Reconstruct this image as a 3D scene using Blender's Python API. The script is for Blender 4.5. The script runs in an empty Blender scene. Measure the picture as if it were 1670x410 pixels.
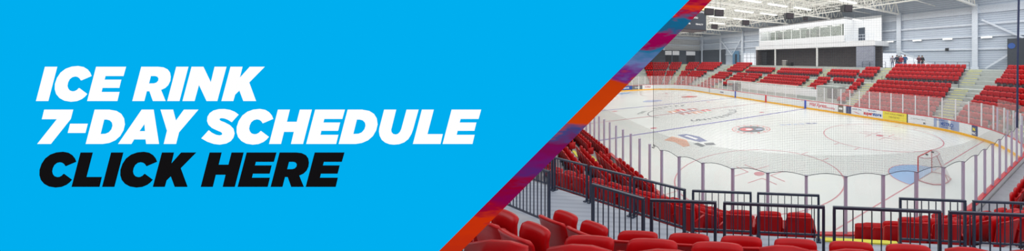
import bpy, bmesh, math, random
from math import sin, cos, tan, radians, pi, sqrt, atan2, hypot
from mathutils import Vector, Matrix
random.seed(7)
SC = bpy.context.scene
COL = SC.collection
SC.view_settings.view_transform = 'Standard'
SC.view_settings.look = 'None'
SC.render.film_transparent = False
SC.cycles.transparent_max_bounces = 32
SC.cycles.max_bounces = 8

# ------------------------------------------------------------------ materials
def lin(c):
    return tuple(((v/255)/12.92 if v/255 <= .04045 else ((v/255+.055)/1.055)**2.4) for v in c)

def mat(name, rgb, rough=.6, metal=0., noise=.0, scale=4., spec=.5, bump=0.):
    m = bpy.data.materials.new(name); m.use_nodes = True
    nt = m.node_tree; b = nt.nodes['Principled BSDF']
    c = lin(rgb)
    b.inputs['Roughness'].default_value = rough
    b.inputs['Metallic'].default_value = metal
    b.inputs['Specular IOR Level'].default_value = spec
    b.inputs['Base Color'].default_value = (*c, 1)
    if noise > 0:
        tc = nt.nodes.new('ShaderNodeTexCoord'); n = nt.nodes.new('ShaderNodeTexNoise')
        n.inputs['Scale'].default_value = scale; n.inputs['Detail'].default_value = 4
        nt.links.new(tc.outputs['Object'], n.inputs['Vector'])
        r = nt.nodes.new('ShaderNodeValToRGB')
        r.color_ramp.elements[0].position = .3; r.color_ramp.elements[1].position = .7
        r.color_ramp.elements[0].color = (*[v*(1-noise) for v in c], 1)
        r.color_ramp.elements[1].color = (*[min(1, v*(1+noise)) for v in c], 1)
        nt.links.new(n.outputs['Fac'], r.inputs['Fac'])
        nt.links.new(r.outputs['Color'], b.inputs['Base Color'])
        if bump > 0:
            bp = nt.nodes.new('ShaderNodeBump'); bp.inputs['Strength'].default_value = bump
            nt.links.new(n.outputs['Fac'], bp.inputs['Height']); nt.links.new(bp.outputs['Normal'], b.inputs['Normal'])
    return m

def emit(name, rgb, strength=1.):
    m = bpy.data.materials.new(name); m.use_nodes = True
    nt = m.node_tree; nt.nodes.clear()
    o = nt.nodes.new('ShaderNodeOutputMaterial'); e = nt.nodes.new('ShaderNodeEmission')
    e.inputs['Color'].default_value = (*lin(rgb), 1); e.inputs['Strength'].default_value = strength
    nt.links.new(e.outputs[0], o.inputs[0]); return m

def glass(name, rgb, haze, gloss=.05):
    m = bpy.data.materials.new(name); m.use_nodes = True
    nt = m.node_tree; nt.nodes.clear()
    o = nt.nodes.new('ShaderNodeOutputMaterial'); t = nt.nodes.new('ShaderNodeBsdfTransparent')
    d = nt.nodes.new('ShaderNodeBsdfDiffuse'); g = nt.nodes.new('ShaderNodeBsdfGlossy')
    t.inputs['Color'].default_value = (.99, .995, .99, 1)
    d.inputs['Color'].default_value = (*lin(rgb), 1); g.inputs['Roughness'].default_value = .05
    a = nt.nodes.new('ShaderNodeMixShader'); b = nt.nodes.new('ShaderNodeMixShader')
    a.inputs[0].default_value = haze; b.inputs[0].default_value = gloss
    nt.links.new(t.outputs[0], a.inputs[1]); nt.links.new(d.outputs[0], a.inputs[2])
    nt.links.new(a.outputs[0], b.inputs[1]); nt.links.new(g.outputs[0], b.inputs[2])
    nt.links.new(b.outputs[0], o.inputs[0]); return m

def netmat(name, rgb, pitch, wire):
    """square netting: cords along the UV metre grid, holes transparent"""
    m = bpy.data.materials.new(name); m.use_nodes = True
    nt = m.node_tree; nt.nodes.clear(); N = nt.nodes.new; L = nt.links.new
    o = N('ShaderNodeOutputMaterial'); t = N('ShaderNodeBsdfTransparent'); d = N('ShaderNodeBsdfDiffuse')
    d.inputs['Color'].default_value = (*lin(rgb), 1)
    uv = N('ShaderNodeUVMap'); s = N('ShaderNodeSeparateXYZ'); L(uv.outputs[0], s.inputs[0])
    outs = []
    for k in (0, 1):
        dv = N('ShaderNodeMath'); dv.operation = 'DIVIDE'; dv.inputs[1].default_value = pitch; L(s.outputs[k], dv.inputs[0])
        fr = N('ShaderNodeMath'); fr.operation = 'FRACT'; L(dv.outputs[0], fr.inputs[0])
        lt = N('ShaderNodeMath'); lt.operation = 'LESS_THAN'; lt.inputs[1].default_value = wire/pitch; L(fr.outputs[0], lt.inputs[0])
        outs.append(lt)
    mx = N('ShaderNodeMath'); mx.operation = 'MAXIMUM'; L(outs[0].outputs[0], mx.inputs[0]); L(outs[1].outputs[0], mx.inputs[1])
    mix = N('ShaderNodeMixShader'); L(mx.outputs[0], mix.inputs[0]); L(t.outputs[0], mix.inputs[1]); L(d.outputs[0], mix.inputs[2])
    L(mix.outputs[0], o.inputs[0]); return m

def stripes(name, c1, c2, axis, pitch, rough=.5, duty=.5):
    """soft two-tone bands along one object axis; on corrugated sheets they paint the rib shading"""
    m = mat(name, c1, rough); nt = m.node_tree; b = nt.nodes['Principled BSDF']; N = nt.nodes.new; L = nt.links.new
    tc = N('ShaderNodeTexCoord'); s = N('ShaderNodeSeparateXYZ'); L(tc.outputs['Object'], s.inputs[0])
    if axis == 'xy':
        ad = N('ShaderNodeMath'); L(s.outputs[0], ad.inputs[0]); L(s.outputs[1], ad.inputs[1]); src = ad.outputs[0]
    else:
        src = s.outputs['XYZ'.index(axis)]
    dv = N('ShaderNodeMath'); dv.operation = 'DIVIDE'; dv.inputs[1].default_value = pitch; L(src, dv.inputs[0])
    fr = N('ShaderNodeMath'); fr.operation = 'FRACT'; L(dv.outputs[0], fr.inputs[0])
    r = N('ShaderNodeValToRGB'); r.color_ramp.interpolation = 'EASE'
    e = r.color_ramp.elements; e[0].color = (*lin(c1), 1); e[1].color = (*lin(c2), 1); e[0].position = duty-.1; e[1].position = duty+.1
    L(fr.outputs[0], r.inputs[0]); L(r.outputs[0], b.inputs['Base Color']); return m

def brick(name, c1, c2, mortar, w, h, swz):
    m = mat(name, c1, .85); nt = m.node_tree; b = nt.nodes['Principled BSDF']; N = nt.nodes.new; L = nt.links.new
    tc = N('ShaderNodeTexCoord'); s = N('ShaderNodeSeparateXYZ'); c = N('ShaderNodeCombineXYZ')
    L(tc.outputs['Object'], s.inputs[0]); L(s.outputs['XYZ'.index(swz[0])], c.inputs[0]); L(s.outputs['XYZ'.index(swz[1])], c.inputs[1])
    br = N('ShaderNodeTexBrick'); L(c.outputs[0], br.inputs[0])
    br.inputs['Color1'].default_value = (*lin(c1), 1); br.inputs['Color2'].default_value = (*lin(c2), 1); br.inputs['Mortar'].default_value = (*lin(mortar), 1)
    br.inputs['Scale'].default_value = 1; br.inputs['Mortar Size'].default_value = .012
    br.inputs['Brick Width'].default_value = w; br.inputs['Row Height'].default_value = h
    L(br.outputs[0], b.inputs['Base Color']); return m

M = {}
M['red'] = mat('seat_red_plastic', (190, 10, 18), .34, noise=.12, scale=3, spec=.28)
M['red_dark'] = mat('seat_red_shell', (168, 10, 20), .4, noise=.1, scale=3, spec=.25)
M['steel'] = mat('dark_bracket', (60, 50, 55), .5, .3)
M['rail'] = mat('black_rail_paint', (50, 58, 78), .4, .2, noise=.1, scale=6)
M['ice'] = mat('rink_ice', (223, 227, 225), .22, noise=.02, scale=.35, spec=.25)
M['line_red'] = mat('ice_line_red', (198, 118, 130), .3)
M['line_centre'] = mat('ice_line_centre', (184, 120, 134), .3)
M['line_blue'] = mat('ice_line_blue', (98, 94, 172), .3)
M['crease'] = mat('ice_crease_blue', (132, 178, 226), .3)
M['ice_red'] = mat('ice_logo_red', (214, 98, 98), .3)
M['ice_orange'] = mat('ice_logo_orange', (222, 164, 136), .3)
M['ice_grey'] = mat('ice_logo_grey', (98, 106, 112), .3)
M['ice_blue'] = mat('ice_logo_blue', (112, 122, 164), .3)
M['ice_brown'] = mat('ice_logo_brown', (188, 128, 124), .3)
M['ice_pale'] = mat('ice_logo_pale', (172, 184, 212), .3)
M['ice_green'] = mat('ice_logo_green', (170, 220, 190), .3)
M['board'] = mat('white_board', (232, 234, 234), .35, noise=.02, scale=1)
M['kick'] = mat('yellow_kickplate', (250, 184, 10), .4)
M['cap'] = mat('red_cap_rail', (206, 52, 62), .4)
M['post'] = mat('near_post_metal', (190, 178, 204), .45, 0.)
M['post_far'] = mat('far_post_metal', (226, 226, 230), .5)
M['glass_near'] = glass('near_glass', (214, 224, 220), .09, .03)
M['glass_far'] = glass('far_glass', (236, 226, 224), .16, .02)
M['net'] = netmat('spectator_net', (112, 118, 124), .05, .0045)
M['goal_net'] = netmat('goal_net', (225, 225, 225), .05, .012)
M['cord'] = mat('dark_cord', (70, 74, 80), .8)
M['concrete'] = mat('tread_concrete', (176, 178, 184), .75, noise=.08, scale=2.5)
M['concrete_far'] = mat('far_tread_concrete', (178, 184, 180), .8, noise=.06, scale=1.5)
M['walk'] = stripes('walkway_concrete', (172, 178, 190), (160, 166, 180), 'xy', .21, .45, .6)
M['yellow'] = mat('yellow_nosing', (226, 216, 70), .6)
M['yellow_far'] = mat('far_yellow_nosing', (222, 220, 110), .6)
M['corr'] = stripes('corrugated_wall', (192, 202, 214), (168, 179, 194), 'Z', .28, .5)  # flat sheet, rib shading painted as colour bands
M['corr_end'] = stripes('corrugated_end_wall', (204, 204, 202), (178, 180, 182), 'Z', .3, .5)  # ribs' light and dark painted in, no relief
M['white_steel'] = mat('white_steel', (226, 228, 226), .5)
M['white_beam'] = mat('white_wall_beam', (204, 212, 222), .5)
M['truss'] = mat('truss_paint', (244, 243, 236), .55)
M['deck'] = stripes('roof_deck', (206, 206, 202), (176, 178, 176), 'X', .3, .6)  # deck ribs shown by painted shading bands
M['box_white'] = stripes('press_box_cladding', (226, 228, 230), (216, 219, 223), 'Z', .3, .6)
M['brick'] = brick('dark_brick', (84, 78, 78), (70, 66, 68), (104, 98, 98), .4, .2, 'YZ')
M['brick_grey'] = brick('grey_block', (140, 146, 160), (128, 134, 150), (160, 166, 176), .4, .2, 'YZ')
M['dark_wall'] = mat('dark_grey_wall', (66, 72, 80), .7, noise=.08, scale=.6)
M['dark'] = mat('dark_opening', (30, 32, 36), .8)
M['dark_door'] = mat('dark_door', (52, 62, 74), .5)
M['blue_door'] = mat('blue_glass_door', (96, 136, 168), .3)
M['day'] = emit('daylight_window', (244, 248, 255), 1.15)
M['lamp'] = emit('lamp_tube', (255, 255, 250), 2.2)
M['white'] = mat('plain_white', (236, 236, 238), .5)
M['win_room'] = mat('press_room', (118, 126, 116), .7)
M['win_dark'] = mat('press_room_dark', (78, 78, 76), .7)
M['win_glass'] = glass('press_glass', (200, 214, 206), .07, .08)
M['black'] = mat('black_box', (28, 28, 30), .6)
M['score'] = mat('scoreboard_face', (52, 60, 74), .4)
M['score_side'] = mat('scoreboard_rim', (222, 222, 214), .5)
M['score_cream'] = mat('scoreboard_cream_header', (238, 216, 160), .5)
M['banner_blue'] = emit('banner_blue_glow', (0, 174, 239), 1.)  # glows by itself to keep the banner colour flat
M['banner_white'] = emit('banner_white_glow', (255, 255, 255), 1.)  # self-glowing white, no lamp behind the letters
M['banner_black'] = mat('banner_black_letter', (20, 18, 19), .9, spec=.0)
M['frame'] = mat('frame_steel', (120, 124, 130), .4, .6)
M['goal_red'] = mat('goal_red_pipe', (214, 40, 44), .35)
M['goal_pink'] = mat('goal_pale_pipe', (206, 150, 156), .35)
M['skin'] = mat('skin', (206, 160, 136), .6)
M['hair'] = mat('hair', (50, 38, 32), .8)
M['ad_red'] = mat('ad_red', (206, 50, 58), .5)
M['ad_blue'] = mat('ad_blue', (38, 84, 160), .5)
M['ad_navy'] = mat('ad_navy', (66, 76, 120), .5)
M['ad_yellow'] = mat('ad_yellow', (244, 226, 74), .5)
M['ad_gold'] = mat('ad_gold', (180, 160, 50), .5)
M['ad_steel'] = mat('ad_steel_blue', (160, 172, 204), .5, noise=.15, scale=2)
M['ad_grey'] = mat('ad_grey', (110, 112, 118), .5)
M['ad_brown'] = mat('ad_brown', (120, 110, 96), .5)
M['board_blue'] = mat('board_blue_mark', (58, 88, 190), .4)
M['board_red'] = mat('board_red_mark', (216, 42, 54), .4)

# ------------------------------------------------------------------ mesh helpers
class MB:
    def __init__(s): s.v = []; s.f = []; s.m = []; s.uv = {}
    def add(s, vs, fs, mi=0):
        o = len(s.v); s.v += [tuple(v) for v in vs]
        for f in fs: s.f.append(tuple(o+i for i in f)); s.m.append(mi)
    def box(s, c, sz, rot=0., mi=0):
        hx, hy, hz = sz[0]/2, sz[1]/2, sz[2]/2; ca, sa = cos(rot), sin(rot); vs = []
        for dz in (-hz, hz):
            for dx, dy in ((-hx, -hy), (hx, -hy), (hx, hy), (-hx, hy)):
                vs.append((c[0]+dx*ca-dy*sa, c[1]+dx*sa+dy*ca, c[2]+dz))
        s.add(vs, [(3, 2, 1, 0), (4, 5, 6, 7), (0, 1, 5, 4), (1, 2, 6, 5), (2, 3, 7, 6), (3, 0, 4, 7)], mi)
    def bar(s, a, b, w, h=None, mi=0):
        h = h or w; a = Vector(a); b = Vector(b); d = (b-a).normalized()
        up = Vector((0, 0, 1)) if abs(d.z) < .95 else Vector((1, 0, 0))
        x = d.cross(up).normalized(); y = x.cross(d).normalized(); vs = []
        for p in (a, b):
            for i, j in ((-1, -1), (1, -1), (1, 1), (-1, 1)): vs.append(p+x*(i*w/2)+y*(j*h/2))
        s.add(vs, [(3, 2, 1, 0), (4, 5, 6, 7), (0, 1, 5, 4), (1, 2, 6, 5), (2, 3, 7, 6), (3, 0, 4, 7)], mi)
    def tube(s, pts, r, n=8, mi=0):
        pts = [Vector(p) for p in pts]; rings = []
        for i, p in enumerate(pts):
            d = (pts[min(i+1, len(pts)-1)]-pts[max(i-1, 0)]).normalized()
            up = Vector((0, 0, 1)) if abs(d.z) < .9 else Vector((1, 0, 0))
            x = d.cross(up).normalized(); y = x.cross(d).normalized()
            rings.append([p+x*(r*cos(2*pi*k/n))+y*(r*sin(2*pi*k/n)) for k in range(n)])
        vs = [v for q in rings for v in q]; fs = []
        for i in range(len(pts)-1):
            for k in range(n): fs.append((i*n+k, i*n+(k+1) % n, (i+1)*n+(k+1) % n, (i+1)*n+k))
        fs.append(tuple(range(n-1, -1, -1))); fs.append(tuple((len(pts)-1)*n+k for k in range(n)))
        s.add(vs, fs, mi)
    def poly(s, pts, mi=0): s.add(pts, [tuple(range(len(pts)))], mi)
    def prism(s, pts, dv, mi=0):
        n = len(pts); dv = Vector(dv); a = [Vector(p) for p in pts]; b = [p+dv for p in a]
        s.add(a+b, [tuple(range(n-1, -1, -1)), tuple(range(n, 2*n))]+[(i, (i+1) % n, n+(i+1) % n, n+i) for i in range(n)], mi)
    def mesh(s, name, mats, smooth=False):
        me = bpy.data.meshes.new(name); me.from_pydata(s.v, [], s.f)
        for m in (mats if isinstance(mats, list) else [mats]): me.materials.append(m)
        me.polygons.foreach_set('material_index', s.m)
        if smooth: me.polygons.foreach_set('use_smooth', [True]*len(s.f))
        me.update(); return me
    def build(s, name, mats, parent=None, smooth=False):
        return link(name, s.mesh(name, mats, smooth), parent)

def link(name, me, parent=None, loc=None, rz=0):
    o = bpy.data.objects.new(name, me); COL.objects.link(o); o.parent = parent
    if loc: o.location = loc; o.rotation_euler[2] = rz
    return o
def tag(o, label=None, cat=None, group=None, kind=None):
    if label: o['label'] = label
    if cat: o['category'] = cat
    if group: o['group'] = group
    if kind: o['kind'] = kind
    return o
def empty(name, loc, rz=0., label=None, cat=None, group=None):
    o = bpy.data.objects.new(name, None); COL.objects.link(o); o.location = loc; o.rotation_euler[2] = rz
    o.empty_display_size = .1
    return tag(o, label, cat, group)
def struct(mb, name, mats, smooth=False, parent=None):
    o = mb.build(name, mats, parent, smooth); o['kind'] = 'structure'; return o
ORD = ['zeroth', 'first', 'second', 'third', 'fourth', 'fifth', 'sixth', 'seventh', 'eighth', 'ninth', 'tenth', 'eleventh', 'twelfth',
       'thirteenth', 'fourteenth', 'fifteenth', 'sixteenth', 'seventeenth', 'eighteenth', 'nineteenth', 'twentieth', 'twenty-first',
       'twenty-second', 'twenty-third', 'twenty-fourth', 'twenty-fifth', 'twenty-sixth', 'twenty-seventh', 'twenty-eighth', 'twenty-ninth', 'thirtieth']

def text_mesh(body, size, bold=0., shear=0., extrude=.002, spacing=1., align='CENTER'):
    cu = bpy.data.curves.new('txt', 'FONT'); cu.body = body; cu.size = size; cu.offset = bold; cu.shear = shear
    cu.extrude = extrude; cu.align_x = align; cu.align_y = 'CENTER'; cu.space_character = spacing; cu.resolution_u = 3
    o = bpy.data.objects.new('txt', cu); COL.objects.link(o)
    dg = bpy.context.evaluated_depsgraph_get(); dg.update()
    me = bpy.data.meshes.new_from_object(o.evaluated_get(dg))
    bpy.data.objects.remove(o); bpy.data.curves.remove(cu); return me
def curve_mesh(loops, depth):
    cu = bpy.data.curves.new('c', 'CURVE'); cu.dimensions = '2D'; cu.fill_mode = 'BOTH'; cu.extrude = depth
    for lp in loops:
        sp = cu.splines.new('POLY'); sp.points.add(len(lp)-1); sp.use_cyclic_u = True
        for i, p in enumerate(lp): sp.points[i].co = (p[0], p[1], 0, 1)
    o = bpy.data.objects.new('c', cu); COL.objects.link(o)
    dg = bpy.context.evaluated_depsgraph_get(); dg.update()
    me = bpy.data.meshes.new_from_object(o.evaluated_get(dg))
    bpy.data.objects.remove(o); bpy.data.curves.remove(cu); return me
def place(me, name, m, mtx, parent):
    me.name = name; me.materials.clear(); me.materials.append(m); me.transform(mtx); return link(name, me, parent)
def frame_mtx(origin, xdir, ydir):
    x = Vector(xdir).normalized(); y = Vector(ydir).normalized(); z = x.cross(y)
    m = Matrix((x, y, z)).transposed().to_4x4(); m.translation = origin; return m

# ------------------------------------------------------------------ camera
CAM = Vector((-5.0, -3.47, 6.36)); YAW = .699; F = 501.; U0 = 1229.3; V0 = 97.85
FW = Vector((sin(YAW), cos(YAW), 0)); RT = Vector((cos(YAW), -sin(YAW), 0))
cd = bpy.data.cameras.new('camera'); cam = bpy.data.objects.new('camera', cd); COL.objects.link(cam)
cam.location = CAM; cam.rotation_euler = (pi/2, 0, -YAW)
cd.sensor_width = 36; cd.lens = F/1670*36; cd.shift_x = -(U0-835)/1670; cd.shift_y = -(205-V0)/1670
cd.clip_start = .05; cd.clip_end = 400
SC.camera = cam

# ------------------------------------------------------------------ rink geometry (metres): x across, y along, near corner at the origin
W, L, R = 25.91, 60.96, 8.53
def rink_loop(o=0., n=14, z=0.):
    pts = []
    for cx, cy, a0 in ((R, R, 180), (W-R, R, 270), (W-R, L-R, 0), (R, L-R, 90)):
        for k in range(n+1):
            a = radians(a0+90*k/n); pts.append((cx+(R+o)*cos(a), cy+(R+o)*sin(a), z))
    return pts
def rink_at(s, o=0.):
    """point on the board line; s = 0 at (0, R) and grows round the near corner, then along the near end, the far side ..."""
    q = pi/2*R; segs = [('a', R, R, 180), ('l', (R, 0), (W-R, 0), -90), ('a', W-R, R, 270), ('l', (W, R), (W, L-R), 0),
                        ('a', W-R, L-R, 0), ('l', (W-R, L), (R, L), 90), ('a', R, L-R, 90), ('l', (0, L-R), (0, R), 180)]
    tot = 4*q+2*(W-2*R)+2*(L-2*R); s %= tot
    for g in segs:
        ln = q if g[0] == 'a' else hypot(g[2][0]-g[1][0], g[2][1]-g[1][1])
        if s <= ln:
            if g[0] == 'a':
                a = radians(g[3])+s/R; return (g[1]+(R+o)*cos(a), g[2]+(R+o)*sin(a), a)
            t = s/ln; a = radians(g[3]); return (g[1][0]+(g[2][0]-g[1][0])*t+o*cos(a), g[1][1]+(g[2][1]-g[1][1])*t+o*sin(a), a)
        s -= ln
Q = pi/2*R; S_END = Q+W-2*R; S_FAR = S_END+Q; S_FAREND = S_FAR+L-2*R; S_TOT = 4*Q+2*(W-2*R)+2*(L-2*R)

# ---- ice with its painted markings
mb = MB(); mb.poly(rink_loop(0, 14, 0))
Z1, Z2, Z3 = .004, .007, .010
MI = ['ice', 'line_red', 'line_centre', 'line_blue', 'crease', 'ice_red', 'ice_orange', 'ice_grey', 'ice_blue', 'ice_brown', 'ice_pale', 'ice_green', 'white']
ix = MI.index
def strip(x0, y0, x1, y1, w, m, z=Z1):
    d = Vector((x1-x0, y1-y0)); d.normalize(); n = Vector((-d.y, d.x))*w/2
    mb.poly([(x0-n.x, y0-n.y, z), (x1-n.x, y1-n.y, z), (x1+n.x, y1+n.y, z), (x0+n.x, y0+n.y, z)][::1], ix(m))
def ringf(cx, cy, r, w, m, z=Z1, a0=0, a1=360, n=72, sy=1.):
    for k in range(n):
        a, b = radians(a0+(a1-a0)*k/n), radians(a0+(a1-a0)*(k+1)/n)
        mb.poly([(cx+(r+w/2)*cos(a), cy+sy*(r+w/2)*sin(a), z), (cx+(r+w/2)*cos(b), cy+sy*(r+w/2)*sin(b), z),
                 (cx+(r-w/2)*cos(b), cy+sy*(r-w/2)*sin(b), z), (cx+(r-w/2)*cos(a), cy+sy*(r-w/2)*sin(a), z)], ix(m))
def disc(cx, cy, r, m, z=Z1, n=32, a0=0, a1=360, sx=1., sy=1.):
    mb.poly([(cx+sx*r*cos(radians(a0+(a1-a0)*k/n)), cy+sy*r*sin(radians(a0+(a1-a0)*k/n)), z) for k in range(n+(a1-a0 < 360))], ix(m))
gx = R-sqrt(R*R-(R-3.35)**2)
for yl in (3.35, L-3.35): strip(gx, yl, W-gx, yl, .07, 'line_red')
for yl in (22.86, L-22.86): strip(.05, yl, W-.05, yl, .30, 'line_blue')
strip(.05, L/2, W-.05, L/2, .24, 'line_centre')
for yc, sg in ((9.45, 1), (L-9.45, -1)):
    for xc in (W/2-6.7, W/2+6.7):
        ringf(xc, yc, 4.57, .075, 'line_red'); disc(xc, yc, .3, 'line_red', Z2)
        for sx_ in (-1, 1):
            for sy_ in (-1, 1):
                strip(xc+sx_*.3, yc+sy_*.6, xc+sx_*.3, yc+sy_*1.7, .07, 'line_red'); strip(xc+sx_*.3, yc+sy_*.6, xc+sx_*1.3, yc+sy_*.6, .07, 'line_red')
            for hy in (-.85, .85): strip(xc+sx_*4.57, yc+hy, xc+sx_*5.2, yc+hy, .07, 'line_red')
for yc in (22.86+1.52, L-22.86-1.52):
    for xc in (W/2-6.7, W/2+6.7): disc(xc, yc, .3, 'line_red')
ringf(W/2, L/2, 4.57, .1, 'ice_grey', a0=100, a1=200)
disc(W/2, 3.35, 1.83, 'crease', Z1, 40, 0, 180); ringf(W/2, 3.35, 1.83, .06, 'line_red', Z2, 0, 180, 40)
disc(W/2, L-3.35, 1.83, 'crease', Z1, 40, 180, 360)
# emblem in the near zone: ring with a red and grey heart
ringf(12.95, 18.25, 1.72, .07, 'ice_red'); ringf(12.95, 18.25, 1.2, .06, 'ice_grey')
disc(12.95, 18.25, 1.15, 'ice_grey', Z1); disc(12.55, 18.45, .62, 'ice_red', Z2); disc(13.5, 17.75, .34, 'ice_pale', Z2); disc(12.7, 18.3, .3, 'white', Z3)
for k in range(14):
    a = 2*pi*k/14; disc(12.95+1.46*cos(a), 18.25+1.46*sin(a), .12, 'ice_red', Z1, 8)
# slanted emblem near the near-side boards
A = [(5.2, 19.7), (6.2, 20.4), (6.6, 18.6), (6.0, 16.9), (5.5, 17.0), (5.6, 18.6)]
mb.poly([(x, y, Z1) for x, y in A], ix('ice_orange'))
mb.poly([(x, y, Z1) for x, y in [(6.75, 20.6), (7.5, 20.4), (7.9, 18.9), (7.7, 17.3), (7.1, 17.4), (6.8, 18.9)]], ix('ice_blue'))
mb.poly([(x, y, Z2) for x, y in [(7.05, 19.9), (7.35, 19.9), (7.5, 18.3), (7.2, 18.2)]], ix('white'))
mb.poly([(x, y, Z1) for x, y in [(6.45, 17.3), (6.9, 17.3), (6.9, 16.2), (6.5, 16.1)]], ix('ice_grey'))
mb.poly([(x, y, Z1) for x, y in [(7.15, 16.9), (7.8, 16.6), (7.6, 15.9), (7.0, 16.3)]], ix('ice_grey'))
# centre-ice block letters and the far emblems
for (x, y, w, h, m) in ((11.6, 31.6, 1.1, 1.3, 'ice_orange'), (12.9, 32.2, 1.1, 1.4, 'ice_red'), (14.4, 31.9, 1.1, 1.3, 'ice_brown'), (12.2, 29.6, 1.2, 1.2, 'ice_brown'),
                        (13.6, 29.3, 1.1, 1.4, 'ice_orange'), (15.2, 29.9, 1.0, 1.4, 'ice_red'), (14.6, 28.5, .8, .5, 'ice_green'), (13.0, 30.9, 2.8, .22, 'ice_blue')):
    mb.poly([(x-w/2, y-h/2, Z2), (x+w/2, y-h/2, Z2), (x+w/2, y+h/2, Z2), (x-w/2, y+h/2, Z2)], ix(m))
    mb.poly([(x-w*.2, y-h/2, Z3), (x+w*.1, y-h/2, Z3), (x+w*.1, y+h*.2, Z3), (x-w*.2, y+h*.2, Z3)], ix('white'))
disc(20.6, 44.2, 1.2, 'ice_brown', Z1, 24, sx=1.2, sy=1.); disc(20.6, 44.2, .55, 'ice_red', Z2)
disc(13.6, 42.9, 1.5, 'ice_pale', Z1, 24, sy=.8)
for k, (x, y) in enumerate(((16.2, 17.6), (16.8, 17.3), (17.4, 17.0), (18.0, 16.7), (18.7, 16.4), (19.2, 16.1))):
    mb.poly([(x, y, Z1), (x+.42, y-.2, Z1), (x+.5, y+.15, Z1), (x+.08, y+.4, Z1)], ix('ice_pale' if k < 4 else 'ice_blue'))
# arc lettering round centre ice
def arc_text(txt, cx, cy, r, a_mid, da, size, m, flip):
    for k, ch in enumerate(txt):
        if ch == ' ': continue
        a = radians(a_mid+da*(k-(len(txt)-1)/2)); me = text_mesh(ch, size, .03, 0, 0)
        rot = a+(pi/2 if flip else -pi/2)
        mt = Matrix.Translation((cx+r*cos(a), cy+r*sin(a), Z2)) @ Matrix.Rotation(rot, 4, 'Z'); me.transform(mt)
        mb.add([v.co for v in me.vertices], [tuple(p.vertices) for p in me.polygons], ix(m)); bpy.data.meshes.remove(me)
arc_text('UNITESVILLE', W/2, L/2, 5.6, 292, 8.5, 1.15, 'ice_grey', True)
arc_text('THE  CENTRE', W/2, L/2, 5.4, 112, -8.5, .8, 'ice_grey', False)
struct(mb, 'floor', [M[k] for k in MI])

# ------------------------------------------------------------------ boards, posts and glass
boards = empty('rink_boards', (0, 0, 0), 0, 'white rink boards with yellow kick plate, red cap and glass round the ice', 'rink boards')
def ring_wall(oi, oo, z0, z1, name, m, n=14):
    a = rink_loop(oi, n, 0); b = rink_loop(oo, n, 0); k = len(a); q = MB()
    vs = [(p[0], p[1], z) for z in (z0, z1) for p in a]+[(p[0], p[1], z) for z in (z0, z1) for p in b]; fs = []
    for i in range(k):
        j = (i+1) % k
        fs += [(i, k+i, k+j, j), (2*k+i, 2*k+j, 3*k+j, 3*k+i), (k+i, 3*k+i, 3*k+j, k+j), (i, j, 2*k+j, 2*k+i)]
    q.add(vs, fs); return q.build(name, m, boards)
ring_wall(.0, .12, 0, 1.05, 'board_face', M['board'])
ring_wall(-.015, .0, 0.0, .2, 'kick_plate', M['kick'])
ring_wall(-.02, .14, 1.05, 1.10, 'cap_rail', M['cap'])
# blue and red line marks on the far boards
for yl, k in ((22.86, 'board_blue'), (L/2, 'board_red'), (L-22.86, 'board_blue')):
    for xx in (W-.022, .022):
        q = MB(); q.box((xx, yl, .56), (.02, .32, 1.08)); tag(q.build('line_mark', M[k], boards), 'painted line mark on the boards')
def glass_run(ss, zp, zg, pm, gm, pw):
    """posts at every s in ss, a pane between neighbours"""
    pts = [rink_at(s, .06) for s in ss]
    for (x, y, a) in pts:
        q = MB(); q.box((x, y, (1.06+zp)/2), (pw, pw*1.2, zp-1.06), a); q.box((x+.0*cos(a), y, zp), (pw*1.15, pw*1.35, .03), a); q.build('post', pm, boards)
    for p, n in zip(pts, pts[1:]):
        d = Vector((n[0]-p[0], n[1]-p[1], 0)); ln = d.length; d.normalize(); g = .006
        q = MB(); q.bar((p[0]+d.x*g, p[1]+d.y*g, (1.1+zg)/2), (n[0]-d.x*g, n[1]-d.y*g, (1.1+zg)/2), .012, zg-1.1); q.build('glass_pane', gm, boards)
S0 = R-8.0   # s of the post measured at y = 8.0 on the near side
near_s = [S0+1.175*k for k in range(-15, 25)]
glass_run(near_s, 2.82, 3.46, M['post'], M['glass_near'], .075)
far_s = [S_FAR+(5.6-R)+1.19*k for k in range(-6, 14)]
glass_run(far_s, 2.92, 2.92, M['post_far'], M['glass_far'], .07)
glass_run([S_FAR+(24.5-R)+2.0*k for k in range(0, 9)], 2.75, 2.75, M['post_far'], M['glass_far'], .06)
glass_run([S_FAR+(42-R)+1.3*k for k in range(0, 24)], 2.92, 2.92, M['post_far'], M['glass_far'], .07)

# adverts on the far boards: a panel and its lettering
def advert(y0, y1, base, items, label, z0=.22, z1=1.04):
    """on the long far boards, y0 > y1; seen from the ice the text runs towards smaller y"""
    q = MB(); q.box((W-.006, (y0+y1)/2, (z0+z1)/2), (.012, y0-y1, z1-z0))
    o = tag(q.build('advertisement', M[base], boards), label)
    for (txt, yc, zc, size, m, bold, shear, sx) in items:
        me = text_mesh(txt, size, bold, shear, .002); me.transform(Matrix.Diagonal((sx, 1, 1, 1)))
        place(me, 'lettering', M[m], frame_mtx((W-.016, yc, zc), (0, -1, 0), (0, 0, 1)), o)
    return o
advert(22.5, 17.95, 'white', [('Wild Xpress', 20.9, .68, .62, 'ad_red', .012, .2, .85), ('Excavating', 18.95, .55, .34, 'ad_red', .004, .3, .85)], 'white board advertisement with red script')
o = advert(17.85, 17.15, 'ad_brown', [], 'small brown picture advertisement'); q = MB(); q.box((W-.014, 17.5, .66), (.006, .5, .22)); q.build('emblem', M['white'], o)
o = advert(16.78, 16.1, 'ad_navy', [], 'small navy advertisement'); q = MB(); q.box((W-.014, 16.45, .62), (.006, .12, .6)); q.build('emblem', M['ad_grey'], o)
o = advert(16.1, 14.75, 'white', [('HOUSE CALL', 15.4, .82, .22, 'ad_navy', .004, 0, .9)], 'white advertisement with a red swoosh')
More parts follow.
